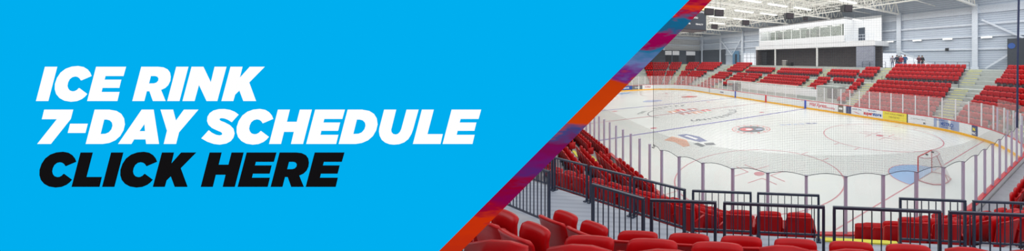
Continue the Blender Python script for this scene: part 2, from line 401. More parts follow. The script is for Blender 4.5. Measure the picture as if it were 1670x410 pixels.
q = MB(); q.prism([(W-.014, 15.9, .55), (W-.014, 15.4, .48), (W-.014, 14.9, .32), (W-.014, 15.3, .38)], (-.004, 0, 0)); q.build('emblem', M['ad_red'], o)
advert(14.7, 12.45, 'white', [('super', 14.05, .55, .5, 'ad_red', .022, 0, .92), ('store', 13.02, .55, .5, 'ad_blue', .022, 0, .92), ('real canadian', 13.6, .88, .2, 'ad_blue', .003, 0, .9)], 'white store advertisement with red and blue lettering')
advert(12.4, 9.95, 'ad_yellow', [('THE WALK FAMILY', 11.2, .82, .26, 'ad_gold', .006, .1, .9), ('DENTISTRY', 11.2, .5, .24, 'ad_gold', .006, 0, .9)], 'yellow board advertisement')
o = advert(9.85, 7.6, 'white', [('CONTRACTING', 8.9, .68, .17, 'ad_grey', .0, 0, 1.1), ('SUPPLY', 8.1, .36, .2, 'black', .012, 0, 1.)], 'white advertisement with small grey lettering')
q = MB(); q.prism([(W-.014, 8.25, .5), (W-.014, 8.05, .5), (W-.014, 8.15, .66)], (-.004, 0, 0)); q.build('emblem', M['ad_red'], o)
# the next two sit where the boards start to curve: short flat panels against the curve
def curve_ad(s0, s1, base, items, label, z0=.22, z1=1.04):
    p, n = rink_at(s0, -.02), rink_at(s1, -.02); d = Vector((n[0]-p[0], n[1]-p[1], 0)); ln = d.length; d.normalize(); nn = Vector((-d.y, d.x, 0))
    q = MB()
    k = 8; P = [rink_at(s0+(s1-s0)*i/k, -.012) for i in range(k+1)]
    for a, b in zip(P, P[1:]): q.poly([(a[0], a[1], z0), (b[0], b[1], z0), (b[0], b[1], z1), (a[0], a[1], z1)])
    o = tag(q.build('advertisement', M[base], boards), label)
    for (txt, t, zc, size, m, bold, sx) in items:
        c = rink_at(s0+(s1-s0)*t, -.03); xd = Vector((-sin(c[2]), cos(c[2]), 0))
        xd = -xd
        me = text_mesh(txt, size, bold, 0, .002); me.transform(Matrix.Diagonal((sx, 1, 1, 1)))
        place(me, 'lettering', M[m], frame_mtx((c[0], c[1], zc), xd, (0, 0, 1)), o)
    return o
sy = lambda y: S_FAR+(y-R)   # s of a y on the straight far boards
q = MB(); q.box((W-.015, 9.9, .62), (.03, .07, .84)); q.build('board_joint', M['dark'], boards)
q = MB(); q.box((W-.015, 7.55, .62), (.06, .07, .84)); q.build('board_joint', M['dark'], boards)
curve_ad(sy(5.1), sy(7.5), 'ad_steel', [('ARMSTRONG', .5, .6, .44, 'ad_blue', .012, .82), ('BUILDING SUPPLY', .5, .34, .16, 'ad_navy', .0, .9), ('HEATING', .75, .9, .2, 'ad_blue', .0, .9)], 'steel blue advertisement with blue capital lettering')
curve_ad(sy(3.5), sy(4.2), 'ad_navy', [('RBC', .5, .4, .26, 'white', .01, .8), ('N', .5, .72, .34, 'ad_yellow', .02, .9)], 'small navy and yellow shield advertisement')
# far end and far corner adverts
def end_ad(s0, s1, base, label, txt=None, tm='white', size=.4):
    it = [(txt, .5, .62, size, tm, .01, .9)] if txt else []
    return curve_ad(s0, s1, base, it, label)
e0 = S_FAREND+Q
end_ad(e0-1.2, e0+.9, 'ad_grey', 'dark grey advertisement in the far corner', 'GLASS', 'white', .4)
end_ad(e0-3.4, e0-1.2, 'white', 'white advertisement with a red mark in the far corner', 'RONA', 'ad_red', .5)
end_ad(e0+.9, e0+3.2, 'ad_blue', 'blue advertisement in the far corner', 'BANK', 'white', .5)
end_ad(e0+5.0, e0+8.0, 'white', 'white advertisement with grey lettering on the far end boards', 'COLLEGE', 'ad_grey', .45)
end_ad(e0+11.8, e0+15.2, 'ad_blue', 'long blue advertisement on the far end boards', 'CHEVROLET', 'white', .42)
end_ad(S_FAR+41.2-R, S_FAR+43.0-R, 'white', 'white advertisement with navy lettering beyond the far blue line', 'motors', 'ad_navy', .4)
q = MB(); q.box((W-.015, 46.3, .62), (.03, .12, .84)); q.build('board_joint', M['dark'], boards)

# ------------------------------------------------------------------ spectator netting round the near end
net = empty('spectator_netting', (0, 0, 0), 0, 'tall dark mesh netting hung above the near end glass', 'netting')
n_s = [S0-.62]+[S0+1.175*k for k in range(0, 24)]; n_s = [s for s in n_s if s < Q+7.9]
pts = []; arc = 0
sub = []
for a, b in zip(n_s, n_s[1:]):
    for k in range(6): sub.append((a+(b-a)*k/6, k/6))
sub.append((n_s[-1], 0))
q = MB(); uvs = []; top = 13.0; bot = []
for i, (s, t) in enumerate(sub):
    x, y, a = rink_at(s, .13); zb = 2.84+.16*sin(pi*t)*(.6 if t else 0)
    bot.append((x, y, zb)); q.v += [(x, y, zb), (x, y, top)]; uvs += [(s, zb), (s, top)]
for i in range(len(sub)-1): q.f.append((2*i, 2*i+2, 2*i+3, 2*i+1)); q.m.append(0)
me = q.mesh('mesh_sheet', M['net']); ul = me.uv_layers.new(name='UVMap')
for lp in me.loops: ul.data[lp.index].uv = uvs[lp.vertex_index]
link('mesh_sheet', me, net)
q = MB(); q.tube(bot, .009, 5); q.build('bottom_cord', M['cord'], net)
e = bot[0]; q = MB(); q.tube([e, (e[0], e[1], 7), (e[0], e[1], 13)], .008, 5)
q.tube([(e[0], e[1], e[2]+.1), (e[0]+.06, e[1]-.03, e[2]+.04), (e[0]+.02, e[1], e[2]-.05), (e[0]-.05, e[1]+.03, e[2])], .016, 6); q.build('edge_rope', M['cord'], net)
# gathered dark edge of the net on the right
e = Vector(rink_at(n_s[-1], .13)[:2]).to_3d()
gp = [(e.x-.35, e.y, 2.9), (e.x-.28, e.y, 4.4), (e.x-.22, e.y, 6.2), (e.x-.1, e.y, 7.6), (e.x+.05, e.y, 9.4), (e.x+.2, e.y, 12.9)]
q = MB(); q.tube(gp, .045, 8); tag(q.build('gathered_edge', mat('navy_net_fold', (46, 56, 92), .8), net), 'dark navy gathered fold of net')

# ------------------------------------------------------------------ hockey goal
goal = empty('hockey_goal', (W/2, 3.35, 0), 0, 'red-framed hockey goal net standing at the blue crease', 'goal')
q = MB(); r = .035
q.tube([(-.915, 0, 0), (-.915, 0, 1.22), (-.9, 0, 1.245), (.9, 0, 1.245), (.915, 0, 1.22), (.915, 0, 0)], r, 8); q.build('front_frame', M['goal_red'], goal)
base = [(-.915, 0, .03), (-1.0, -.35, .03), (-.95, -.75, .03), (-.6, -1.05, .03), (0, -1.12, .03), (.6, -1.05, .03), (.95, -.75, .03), (1.0, -.35, .03), (.915, 0, .03)]
topb = [(-.915, 0, 1.24), (-.9, -.3, 1.24), (-.6, -.52, 1.24), (0, -.58, 1.24), (.6, -.52, 1.24), (.9, -.3, 1.24), (.915, 0, 1.24)]
q = MB(); q.tube(base, .028, 8); tag(q.build('base_frame', M['goal_pink'], goal), 'pale red base tube')
q = MB(); q.tube(topb, .02, 8); tag(q.build('top_frame', M['goal_pink'], goal), 'pale red top tube')
q = MB(); q.tube([(0, -.58, 1.24), (0, -1.12, .03)], .022, 8); q.build('back_brace', M['goal_pink'], goal)
q = MB(); uvs = []
tb = [topb[0], topb[1], topb[1], topb[2], topb[3], topb[4], topb[5], topb[5], topb[6]]
acc = 0
for i, (a, b) in enumerate(zip(base, tb)):
    if i: acc += (Vector(base[i])-Vector(base[i-1])).length
    q.v += [a, b]; uvs += [(acc, 0), (acc, 1.3)]
for i in range(8): q.f.append((2*i, 2*i+2, 2*i+3, 2*i+1)); q.m.append(0)
o0 = len(q.v); q.v += topb; uvs += [(p[0], p[1]) for p in topb]; q.f.append(tuple(range(o0, o0+7))); q.m.append(0)
me = q.mesh('netting', M['goal_net']); ul = me.uv_layers.new(name='UVMap')
for lp in me.loops: ul.data[lp.index].uv = uvs[lp.vertex_index]
link('netting', me, goal)
for nm, x, y, lb in (('puck', W/2-.28, 3.16, 'small black puck on the goal roof, nearer the camera'), ('puck', W/2+.42, 3.12, 'small black puck on the goal roof, farther from the camera')):
    q = MB(); q.tube([(x, y, 1.262), (x, y, 1.267), (x, y, 1.305), (x, y, 1.31)], .065, 14); tag(q.build(nm, M['black']), lb, 'puck', 'pucks on the goal')

# ------------------------------------------------------------------ polygonal seating bowl
K = 1/cos(radians(11.25))
def near_path(d):
    ap = R+d; p = [(-d, 76.)]
    for a in (191.25, 213.75, 236.25, 258.75): p.append((R+ap*K*cos(radians(a)), R+ap*K*sin(radians(a))))
    p.append((30., -d)); return p
def far_path(d):
    ap = R+d; p = [(10., -d)]
    for a in (-78.75, -56.25, -33.75, -11.25): p.append((W-R+ap*K*cos(radians(a)), R+ap*K*sin(radians(a))))
    for a in (11.25, 33.75, 56.25, 78.75): p.append((W-R+ap*K*cos(radians(a)), L-R+ap*K*sin(radians(a))))
    p.append((-.3, L+d)); return p
def terrace(path, levels, name, m, zbase=0.):
    q = MB(); prev = zbase
    for (d0, d1, z, mi) in levels:
        a, b = path(d0), path(d1)
        for i in range(len(a)-1):
            q.add([(*a[i], prev), (*a[i+1], prev), (*a[i+1], z), (*a[i], z)], [(0, 1, 2, 3)], 0)
            q.add([(*a[i], z), (*a[i+1], z), (*b[i+1], z), (*b[i], z)], [(0, 1, 2, 3)], mi)
        prev = z
    return struct(q, name, m)
GD = [.5, 1.32, 2.14, 2.96, 3.78]
GT = [1.65, 2.1, 2.52, 3.0, 3.5]
lv = []
for d, t in zip(GD, GT): lv.append((max(.16, d-.55), d+.27, t-.85, 0))
lv += [(4.05, 4.5, 2.67, 0), (4.5, 5.62, 3.48, 1), (5.62, 6.5, 3.62, 0), (6.5, 7.22, 3.95, 0), (7.22, 13., 4.32, 0)]
terrace(near_path, lv, 'floor_near_stand', [M['concrete'], M['walk']])
FD = [1.0+.85*i for i in range(7)]; FT = [1.35+.42*i for i in range(7)]
UD = [8.5+.85*i for i in range(4)]; UT = [4.5+.44*i for i in range(4)]
lv = [(.16, .4, .3, 0)]
for d, t in zip(FD, FT): lv.append((d-.6, d+.25, t-.85, 0))
lv += [(6.35, 7.9, 3.3, 0)]
for d, t in zip(UD, UT): lv.append((d-.6, d+.25, t-.85, 0))
lv += [(11.3, 17.5, 5.2, 0)]
terrace(far_path, lv, 'floor_far_stand', [M['concrete_far']])

# ------------------------------------------------------------------ seats
def shell(q, nx, nz, hw, th, yf, zf, mi=0):
    """closed thick sheet: columns u in [-1,1], rows w in [0,1]"""
    n = (nx+1)*(nz+1); vs = []
    for side in (1, -1):
        for j in range(nz+1):
            for i in range(nx+1):
                u = -1+2*i/nx; w = j/nz
                vs.append((u*hw(w), yf(u, w)+side*th/2*(1-.55*(abs(u) > .99 or j in (0, nz))), zf(u, w)))
    fs = []; idx = lambda s, i, j: s*n+j*(nx+1)+i
    for j in range(nz):
        for i in range(nx):
            fs.append((idx(0, i+1, j), idx(0, i, j), idx(0, i, j+1), idx(0, i+1, j+1)))
            fs.append((idx(1, i, j), idx(1, i+1, j), idx(1, i+1, j+1), idx(1, i, j+1)))
    for i in range(nx):
        fs.append((idx(0, i, 0), idx(0, i+1, 0), idx(1, i+1, 0), idx(1, i, 0))); fs.append((idx(0, i+1, nz), idx(0, i, nz), idx(1, i, nz), idx(1, i+1, nz)))
    for j in range(nz):
        fs.append((idx(0, 0, j+1), idx(0, 0, j), idx(1, 0, j), idx(1, 0, j+1))); fs.append((idx(0, nx, j), idx(0, nx, j+1), idx(1, nx, j+1), idx(1, nx, j)))
    q.add(vs, fs, mi)
def back_shell(q, nx, nz, mi=0):
    shell(q, nx, nz, lambda w: .25*(1-.09*max(0, (w-.88)/.12)**2-.05*(1-w)**3), .055,
          lambda u, w: -.03-.09*w+.03*u**4-.03*max(0, (w-.88)/.12)**2, lambda u, w: .34+.52*w-.02*abs(u)**10*w, mi)
def pan_shell(q, nx, nz, mi=0):
    shell(q, nx, nz, lambda w: .225*(1-.05*max(0, (w-.92)/.08)**2), .06,
          lambda u, w: .08-.01*w-.02*u*u+.025*max(0, (w-.8)/.2), lambda u, w: .40+.43*w-.018*abs(u)**10*w, mi)
q = MB(); back_shell(q, 16, 18); ME_BACK = q.mesh('seat_back', M['red'], True)
q = MB(); pan_shell(q, 14, 16); ME_PAN = q.mesh('seat_pan', M['red'], True)
q = MB(); q.box((.272, .04, .61), (.045, .30, .035)); q.prism([(.255, -.06, .3), (.255, .1, .3), (.255, .16, .6), (.255, -.1, .6)], (.034, 0, 0)); ME_ARM = q.mesh('armrest', M['red_dark'])
q = MB(); q.box((0, .04, .2), (.06, .08, .4)); q.box((0, .04, .01), (.16, .2, .02)); q.box((0, .06, .38), (.4, .1, .05)); ME_FOOT = q.mesh('pedestal', M['steel'])
def small_seat(q, nx=3, nz=3):
    back_shell(q, nx, nz); pan_shell(q, nx, nz)
    q.box((.272, .04, .45), (.04, .26, .34)); q.box((0, .03, .19), (.3, .06, .4), 0, 1)
q = MB(); small_seat(q, 5, 5); ME_MID = q.mesh('stadium_seat', [M['red'], M['steel']], True)
q = MB(); small_seat(q, 3, 3); SMALL = q

def proj(p):
    d = Vector(p)-CAM; t = d.dot(FW)
    if t < .3: return (-999, -999, t)
    return (U0+F*d.dot(RT)/t, V0-F*d.z/t, t)

SEATS = []   # (centre, a, row text, section text, index text, kind)
PITCH = .555
def chord_row(C, an, d, z, s0, s1, sec, row, start='lo', lm='stair', kind='far', pitch=None):
    a = radians(an); n = Vector((cos(a), sin(a))); tv = Vector((-sin(a), cos(a)))
    pt = pitch or PITCH; cnt = max(0, int((s1-s0+.02)/pt)); off = ((s1-s0)-cnt*pt)/2
    if pitch: off = 0 if start == 'lo' else (s1-s0)-cnt*pt
    for k in range(cnt):
        s = s0+off+pt*(k+.5)
        p = Vector(C)+n*(R+d)+tv*s
        idx = k+1 if start == 'lo' else cnt-k
        SEATS.append(((p.x, p.y, z), a+pi/2, sec, row, idx, lm, kind))
CN = (R, R); CFR = (W-R, R); CFF = (W-R, L-R)
T = tan(radians(11.25))
# foreground block: two rows behind the walkway
for d, z, rw, c0, lft in ((6.32, 3.62, 'front row', -2.65, 2), (7.0, 3.95, 'middle row', -2.77, 6), (7.72, 4.32, 'back row', -2.95, 0)):
    h = (R+d)*T
    chord_row(CN, 225, d, z, c0-.2875, h+1.0, 'nearest block', rw, 'lo', 'the bend', 'hero', .575)
    if lft: s1 = {2: 2.90, 6: 3.0}[lft]; chord_row(CN, 202.5, d, z, s1-.555*lft, s1, 'angled nearest block', rw, 'hi', 'the bend', 'hero', .55)
# corner bowl rows, left and right of the corner stair; and the angled blocks
NR = ['glass row', 'second row up', 'middle row', 'fourth row up', 'top row']
for i, (d, t) in enumerate(zip(GD, GT)):
    h = (R+d)*T; z = t-.85; rw = NR[i]
    chord_row(CN, 225, d, z, -h+.06, -.45, 'corner block', rw, 'hi', 'corner stair', 'mid', .56)
    chord_row(CN, 225, d, z, 1.0, h+.02, 'right corner block', rw, 'lo', 'corner stair', 'mid', .56)
    chord_row(CN, 202.5, d, z, -h+(1.1 if i < 4 else -.5), h-.06, 'angled corner block', rw, 'hi', 'bend', 'mid')
    chord_row(CN, 247.5, d, z, -h+.06, h-1.1, 'angled end block', rw, 'lo', 'bend', 'mid')
    yk = R-h
    chord_row((0, 0), 180, d-R, z, -12.4, -(yk+.75), 'near side block', rw, 'hi', 'nearer stair', 'mid')
    chord_row((0, 0), 180, d-R, z, -35., -24.7, 'third side block', rw, 'hi', 'stair', 'mid')
    chord_row((0, 0), 180, d-R, z, -23.5, -13.7, 'second side block', rw, 'hi', 'stair', 'mid')
    if i: chord_row((0, 0), 270, d-R, z, yk+.75, 18., 'near end block', rw, 'lo', 'stair', 'mid')
# far lower bowl
def far_block(y0, y1, rows, sec, lo=True):
    for i in rows:
        chord_row((W, 0), 0, FD[i]-R, FT[i]-.85, y0, y1, sec, ORD[i+1]+' row', 'lo' if lo else 'hi', 'nearer stair', 'far')
A7 = range(7)
far_block(7.75, 16.55, A7, 'far block below standing people')
far_block(17.85, 19.35, range(1, 7), 'narrow far block by gateway')
far_block(19.35, 23.0, range(6, 7), 'strip over dark gateway')
far_block(23.1, 25.85, range(3, 7), 'far block past gateway')
far_block(27.1, 36.9, range(3, 7), 'far block over white wall')
far_block(38.1, 42.2, range(3, 7), 'far block past the bench')
far_block(42.2, 46.0, range(2, 7), 'far block before the far corner')
far_block(47.2, 52.6, A7, 'far block by the far corner')
for i in A7:
    d, z = FD[i], FT[i]-.85; h = (R+d)*T; rw = ORD[i+1]+' row'
    chord_row(CFR, -22.5, d, z, -h+.06, h-.5, 'far right angled block', rw, 'hi', 'the yellow stair', 'far')
    chord_row(CFR, -45, d, z, .65, h-.06, 'far right corner block', rw, 'hi', 'the bend', 'far')
    chord_row(CFF, 22.5, d, z, -h+1.2, h-.06, 'far corner block', rw, 'lo', 'stair', 'far')
    chord_row(CFF, 45, d, z, -h+.06, -.65, 'far corner block b', rw, 'lo', 'stair', 'far')
    chord_row(CFF, 45, d, z, .65, h-.06, 'far end corner block', rw, 'lo', 'stair', 'far')
    chord_row(CFF, 67.5, d, z, -h+.06, h-1.2, 'far end angled block', rw, 'lo', 'stair', 'far')
    chord_row((0, L), 90, d-R, z, -(W-R)+1.2, -5., 'far end block', rw, 'lo', 'stair', 'far')
# far upper bowl
def up_block(y0, y1, rows, sec):
    for j in rows: chord_row((W, 0), 0, UD[j]-R, UT[j]-.85, y0, y1, sec, ORD[j+1]+' upper row', 'lo', 'nearer stair', 'far')
A4 = range(4)
up_block(7.75, 16.55, A4, 'upper block before standing people')
up_block(17.85, 20.4, range(3), 'upper block left of the group')
up_block(20.4, 25.9, range(2), 'upper strip near brick bay')
up_block(27.1, 36.9, range(2), 'upper strip below press windows')
up_block(38.1, 46., range(2), 'upper strip by metal drum')
up_block(46.9, 52.6, A4, 'upper block past the press box')
for j in A4:
    d, z = UD[j], UT[j]-.85; h = (R+d)*T; rw = ORD[j+1]+' upper row'
    chord_row(CFR, -22.5, d, z, -h+.06, h-.5, 'upper right angled block', rw, 'hi', 'the yellow stair', 'far')
    chord_row(CFR, -45, d, z, .65, h-.06, 'upper right corner block', rw, 'hi', 'the bend', 'far')
    chord_row(CFF, 22.5, d, z, -h+1.2, h-.06, 'upper far corner block', rw, 'lo', 'stair', 'far')
    chord_row(CFF, 45, d, z, -h+.06, -.65, 'upper far corner block b', rw, 'lo', 'stair', 'far')
    chord_row(CFF, 45, d, z, .65, h-.06, 'upper far end corner block', rw, 'lo', 'stair', 'far')
    chord_row(CFF, 67.5, d, z, -h+.06, h-1.2, 'upper far end angled block', rw, 'lo', 'stair', 'far')
    chord_row((0, L), 90, d-R, z, -(W-R)+1.2, -5., 'upper far end block', rw, 'lo', 'stair', 'far')
def in_view(p):
    u, v, t = proj((p[0], p[1], p[2]+.75))
    return t > 1.2 and u < 1676 and v < 425 and u > 1116-.996*v
def hidden(s):     # rows of the near corner that the top row hides
    return s[2] == 'corner block' and s[3] != 'top row'
ranked = sorted([s for s in SEATS if in_view(s[0]) and not hidden(s)], key=lambda s: (Vector(s[0])-CAM).dot(FW))
solo = ranked[:298]; ids = set(id(s) for s in solo)
for s in solo:
    (p, rz, sec, row, k, lm, kind) = s
    lab = 'red seat %s from %s, %s, %s' % (ORD[k] if k < len(ORD) else str(k), lm, row, sec)
    if kind == 'hero':
        o = empty('stadium_seat', p, rz, lab, 'seat', 'red seats of the '+sec)
        for nm, me in (('seat_back', ME_BACK), ('seat_pan', ME_PAN), ('armrest', ME_ARM), ('pedestal', ME_FOOT)): link(nm, me, o)
    elif kind == 'mid' and (Vector(p)-CAM).length < 9:
        o = empty('stadium_seat', p, rz, lab, 'seat', 'red seats of the '+sec)
        for nm, me in (('seat_back', ME_BACK), ('seat_pan', ME_PAN), ('armrest', ME_ARM), ('pedestal', ME_FOOT)): link(nm, me, o)
    else:
        o = link('stadium_seat', ME_MID, None, p, rz); tag(o, lab, 'seat', 'red seats of the '+sec)
rest = MB()
for s in SEATS:
    if id(s) in ids: continue
    (p, rz, *_r) = s
    u, v, t = proj((p[0], p[1], p[2]+.7))
    if t < 1.5 and True: continue
    ca, sa = cos(rz), sin(rz); o0 = len(rest.v)
    rest.v += [(p[0]+x*ca-y*sa, p[1]+x*sa+y*ca, p[2]+z) for x, y, z in SMALL.v]
    rest.f += [tuple(o0+i for i in f) for f in SMALL.f]; rest.m += SMALL.m
o = rest.build('distant_stadium_seats', [M['red'], M['steel']], None, True)
tag(o, 'rows of small red seats in the stands across the rink', 'seats', None, 'stuff')

# ------------------------------------------------------------------ stairs
def stair(C, an, s, wd, ds, zs, name, label, ym, cm, zend=None):
    """flight running outward along the normal; ds/zs = front edge and level of every tread"""
    a = radians(an); n = Vector((cos(a), sin(a))); tv = Vector((-sin(a), cos(a)))
    def P(d, t, z): p = Vector(C)+n*(R+d)+tv*(s+t); return (p.x, p.y, z)
    q = MB(); y = MB(); prev = None
    for (d, z) in zip(ds, zs):
        if prev is not None and z-prev > .2:
            zm = (z+prev)/2
            q.add([P(d-.36, -wd/2, prev), P(d-.36, wd/2, prev), P(d, wd/2, prev), P(d, -wd/2, prev), P(d-.36, -wd/2, zm), P(d-.36, wd/2, zm), P(d, wd/2, zm), P(d, -wd/2, zm)],
                  [(0, 1, 5, 4), (4, 5, 6, 7), (0, 4, 7, 3), (1, 2, 6, 5)])
            y.bar(P(d-.31, -wd/2, zm+.003), P(d-.31, wd/2, zm+.003), .11, .05)
        y.bar(P(d+.05, -wd/2, z+.003), P(d+.05, wd/2, z+.003), .08, .04); prev = z
    o = tag(q.build(name, cm), label, 'stairs'); y.build('nosing', ym, o); return o
gds = [.2]+[d-.55 for d in GD[1:]]+[4.05, 4.5]; gzs = [t-.85 for t in GT]+[3.05, 3.48]
fds = [d-.6 for d in FD]+[6.35]; fzs = [t-.85 for t in FT]+[3.3]
uds = [d-.6 for d in UD]+[11.3]; uzs = [t-.85 for t in UT]+[5.2]
stair(CN, 225, .16, 1.16, gds, gzs, 'stair_flight', 'yellow edged stair running down the near corner between red seats', M['yellow'], M['concrete'])
stair((0, 0), 180, -13.05-0, 1.2, [d-R+R for d in gds], gzs, 'stair_flight', 'yellow edged stair at the far end of near side block', M['yellow'], M['concrete'])
stair((0, 0), 180, -6.35, 1.1, gds[:-3], gzs[:-3], 'stair_flight', 'grey stair between near side and corner seats', M['concrete'], M['concrete'])
stair((0, 0), 270, 6.35, 1.1, gds[:-2], gzs[:-2], 'stair_flight', 'yellow edged stair beside the near end seats', M['yellow'], M['concrete'])
# (the four calls above on the straight sides measure d from the board line: shift their origin by R)
def shift_fix(o, dx, dy):
    o.location = (dx, dy, 0)
SF = [o for o in COL.objects if o.name.startswith('stair_flight')]
shift_fix(SF[1], R, 0); shift_fix(SF[2], R, 0); shift_fix(SF[3], 0, R)
far_st = [(7.1, 'opposite the goal'), (17.2, 'below the daylight opening'), (26.5, 'beside the gateway'), (37.5, 'past the bench wall'), (46.6, 'before the far corner'), (53.9, 'at the far corner')]
for yy, tx in far_st:
    for lo, (dd, zz) in enumerate(((fds, fzs), (uds, uzs))):
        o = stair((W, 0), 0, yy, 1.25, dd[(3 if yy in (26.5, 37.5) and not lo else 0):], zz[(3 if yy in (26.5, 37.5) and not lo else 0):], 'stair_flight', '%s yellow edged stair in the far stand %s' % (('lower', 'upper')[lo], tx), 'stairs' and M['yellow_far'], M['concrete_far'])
        o.location = (-R, 0, 0)
for CC, an, tx in ((CFR, -45, 'in the right corner'), (CFF, 45, 'in the far corner')):
    for lo, (dd, zz) in enumerate(((fds, fzs), (uds, uzs))):
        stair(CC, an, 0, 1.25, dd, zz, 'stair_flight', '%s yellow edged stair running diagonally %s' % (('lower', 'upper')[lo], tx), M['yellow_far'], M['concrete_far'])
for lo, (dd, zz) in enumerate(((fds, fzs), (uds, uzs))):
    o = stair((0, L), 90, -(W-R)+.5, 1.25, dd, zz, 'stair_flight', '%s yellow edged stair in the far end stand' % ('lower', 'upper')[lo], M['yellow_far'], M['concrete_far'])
    o.location = (0, -R, 0)

# ------------------------------------------------------------------ railings
def railing(C, an, ap, s0, s1, zb, zt, label, group, mids=(), base=False):
    a = radians(an); n = Vector((cos(a), sin(a))); tv = Vector((-sin(a), cos(a)))
    mid = Vector(C)+n*ap+tv*((s0+s1)/2); hw = (s1-s0)/2; H = zt-zb
    o = empty('guard_railing', (mid.x, mid.y, zb), a+pi/2, label, 'railing', group)   # local x runs along -tangent
    q = MB(); q.box((0, 0, H-.015), (2*hw+.03, .035, .03)); q.build('top_rail', M['rail'], o)
    q = MB(); q.box((0, 0, .1), (2*hw, .02, .025)); q.build('bottom_rail', M['rail'], o)
    for x in (-hw, hw):
        q = MB(); q.box((x, 0, H/2-.02), (.034, .034, H-.03)); q.box((x, 0, .01), (.075, .11, .02)); q.build('post', M['rail'], o)
    nb = max(2, round(2*hw/.108))
    for k in range(1, nb):
        x = -hw+2*hw*k/nb
        q = MB(); q.box((x, 0, (H+.06)/2), (.012, .012, H-.14)); q.build('baluster', M['rail'], o)
    return o
ga = 'black railings on the seat side of the walkway'; gb = 'black railings on the rink side of the walkway'
for s0, s1, an, lb in ((-.9, .64, 202.5, 'black railing panel beyond the open gap, beside the tinted strip'), (1.75, 2.77, 202.5, 'black railing panel angled at the bend, behind foreground seats'),
                       (-2.75, -1.91, 225, 'short black railing panel just past the bend, behind foreground seats'), (-1.79, -.55, 225, 'black railing panel before the yellow stair, seat side of walkway'),
                       (-.42, .82, 225, 'black railing panel in front of the yellow stair, seat side of walkway'), (.94, 2.18, 225, 'black railing panel at the frame edge, seat side of walkway')):
    railing(CN, an, 14.19, s0, s1, 3.62, 4.55, lb, ga)
for s0, s1, an, lb in ((-3.7, -2.55, 202.5, 'black railing panel farthest along rink side, behind tinted strip'), (-2.45, -1.2, 202.5, 'black railing panel second farthest, partly behind tinted strip'), (-1.1, .01, 202.5, 'black railing panel by the near side block, rink side of walkway'),
                       (.13, 1.27, 202.5, 'black railing panel with footplates on the open walkway'), (1.37, 2.55, 202.5, 'black railing panel before the bend, rink side of walkway'),
                       (-2.51, -1.56, 225, 'short black railing panel past the bend, over the corner seats'), (-1.44, -.48, 225, 'short black railing panel ending at the yellow stair'),
                       (.77, 1.72, 225, 'short black railing panel right of the yellow stair'), (1.85, 2.62, 225, 'black railing panel at the frame edge, rink side of walkway')):
    railing(CN, an, 13.11, s0, s1, 3.48, 4.22, lb, gb)
# slim rails along the far cross aisle
def far_rail(y0, y1, d, zb, label):
    o = empty('aisle_railing', (W+d, (y0+y1)/2, zb), 0, label, 'railing', 'dark railings on the far aisle'); h = (y1-y0)/2
    q = MB()
    for z in (.9, .5): q.bar((0, -h, z), (0, h, z), .035)
    q.build('rail', M['rail'], o)
    n = max(1, round((y1-y0)/1.3))
    for k in range(n+1):
        q = MB(); q.box((0, -h+2*h*k/n, .45), (.045, .045, .9)); q.build('post', M['rail'], o)
for y0, y1, tx in ((7.8, 16.5, 'under the standing group'), (17.9, 25.8, 'above the dark gateway'), (27.2, 36.8, 'above the bench wall'), (38.2, 46.0, 'past the bench wall'), (47.2, 52.8, 'by the far corner')):
    far_rail(y0, y1, 7.75, 3.3, 'slim dark railing on the far aisle '+tx)
for y0, y1, tx in ((7.8, 16.4, 'behind the top row near the standing people'), (17.9, 21.5, 'at the daylight opening')):
    far_rail(y0, y1, 11.5, 5.2, 'slim dark railing '+tx)

# ------------------------------------------------------------------ bench wall, gateway
q = MB(); q.box((W+2.3, 31., 1.2), (.15, 16.6, 2.3)); struct(q, 'wall_bench', M['white'])
q = MB(); q.box((W+3.1, 21.15, 1.5), (1.6, 3.4, 2.8)); struct(q, 'wall_gateway', mat('gateway_grey', (158, 166, 162), .8, noise=.05))
q = MB(); q.box((W+2.27, 20.3, 1.6), (.06, 1.5, 2.1)); o = struct(q, 'door_1', mat('gate_grey', (62, 68, 70), .7))
q = MB(); q.box((W+2.22, 19.75, 1.6), (.04, .05, .3)); q.build('door_handle', M['frame'], o)
q = MB(); q.box((W+1.5, 40.2, 1.3), (.8, .5, 1.9)); tag(q.build('equipment_locker', M['dark_door']), 'dark grey upright cabinet at the end of bench wall', 'cabinet')
q = MB(); q.box((W+2.9, 34., 3.2-.95), (.9, 20., .5)); struct(q, 'trim_1', M['concrete_far'])

# ------------------------------------------------------------------ hall: walls, columns, press box
XW = 42.
q = MB(); q.box((XW+.1, 36., 9.4), (.2, 90., 13.)); struct(q, 'wall_far_side', M['corr'])
q = MB(); q.box((12.5, 77.6, 9.4), (59., .2, 13.)); struct(q, 'wall_far_end', M['corr_end'])
q = MB(); q.box((-17.1, 51., 9.4), (.2, 53., 13.)); struct(q, 'wall_near_side', M['corr'])
q = MB(); q.box((31, 77.2, 7.1), (24., .3, 3.9)); q.box((41.7, 70.5, 7.1), (.3, 13., 3.9)); struct(q, 'wall_dark_panel', M['dark_wall'])
COLY = [-1.3+9.6*k for k in range(0, 9)]
for y in COLY:
    q = MB(); q.box((XW-.35, y, 9.3), (.3, .5, 8.3)); q.box((XW-.55, y, 9.3), (.06, .62, 8.3)); q.box((XW-.3, y, 5.35), (.7, .8, .3)); struct(q, 'column', M['white_beam'])
for k, (z, h) in enumerate(((12.7, .9), (10.9, .28), (9.35, .2), (7.75, .2))):
    q = MB(); q.box((XW-.12, 36, z), (.22, 88, h)); struct(q, 'trim_%d' % (k+2), M['white_beam'])
for k, (z, h) in enumerate(((12.7, .8), (10.6, .25))):
    q = MB(); q.box((12.5, 77.4, z), (59, .2, h)); struct(q, 'trim_%d' % (k+6), M['white_beam'])
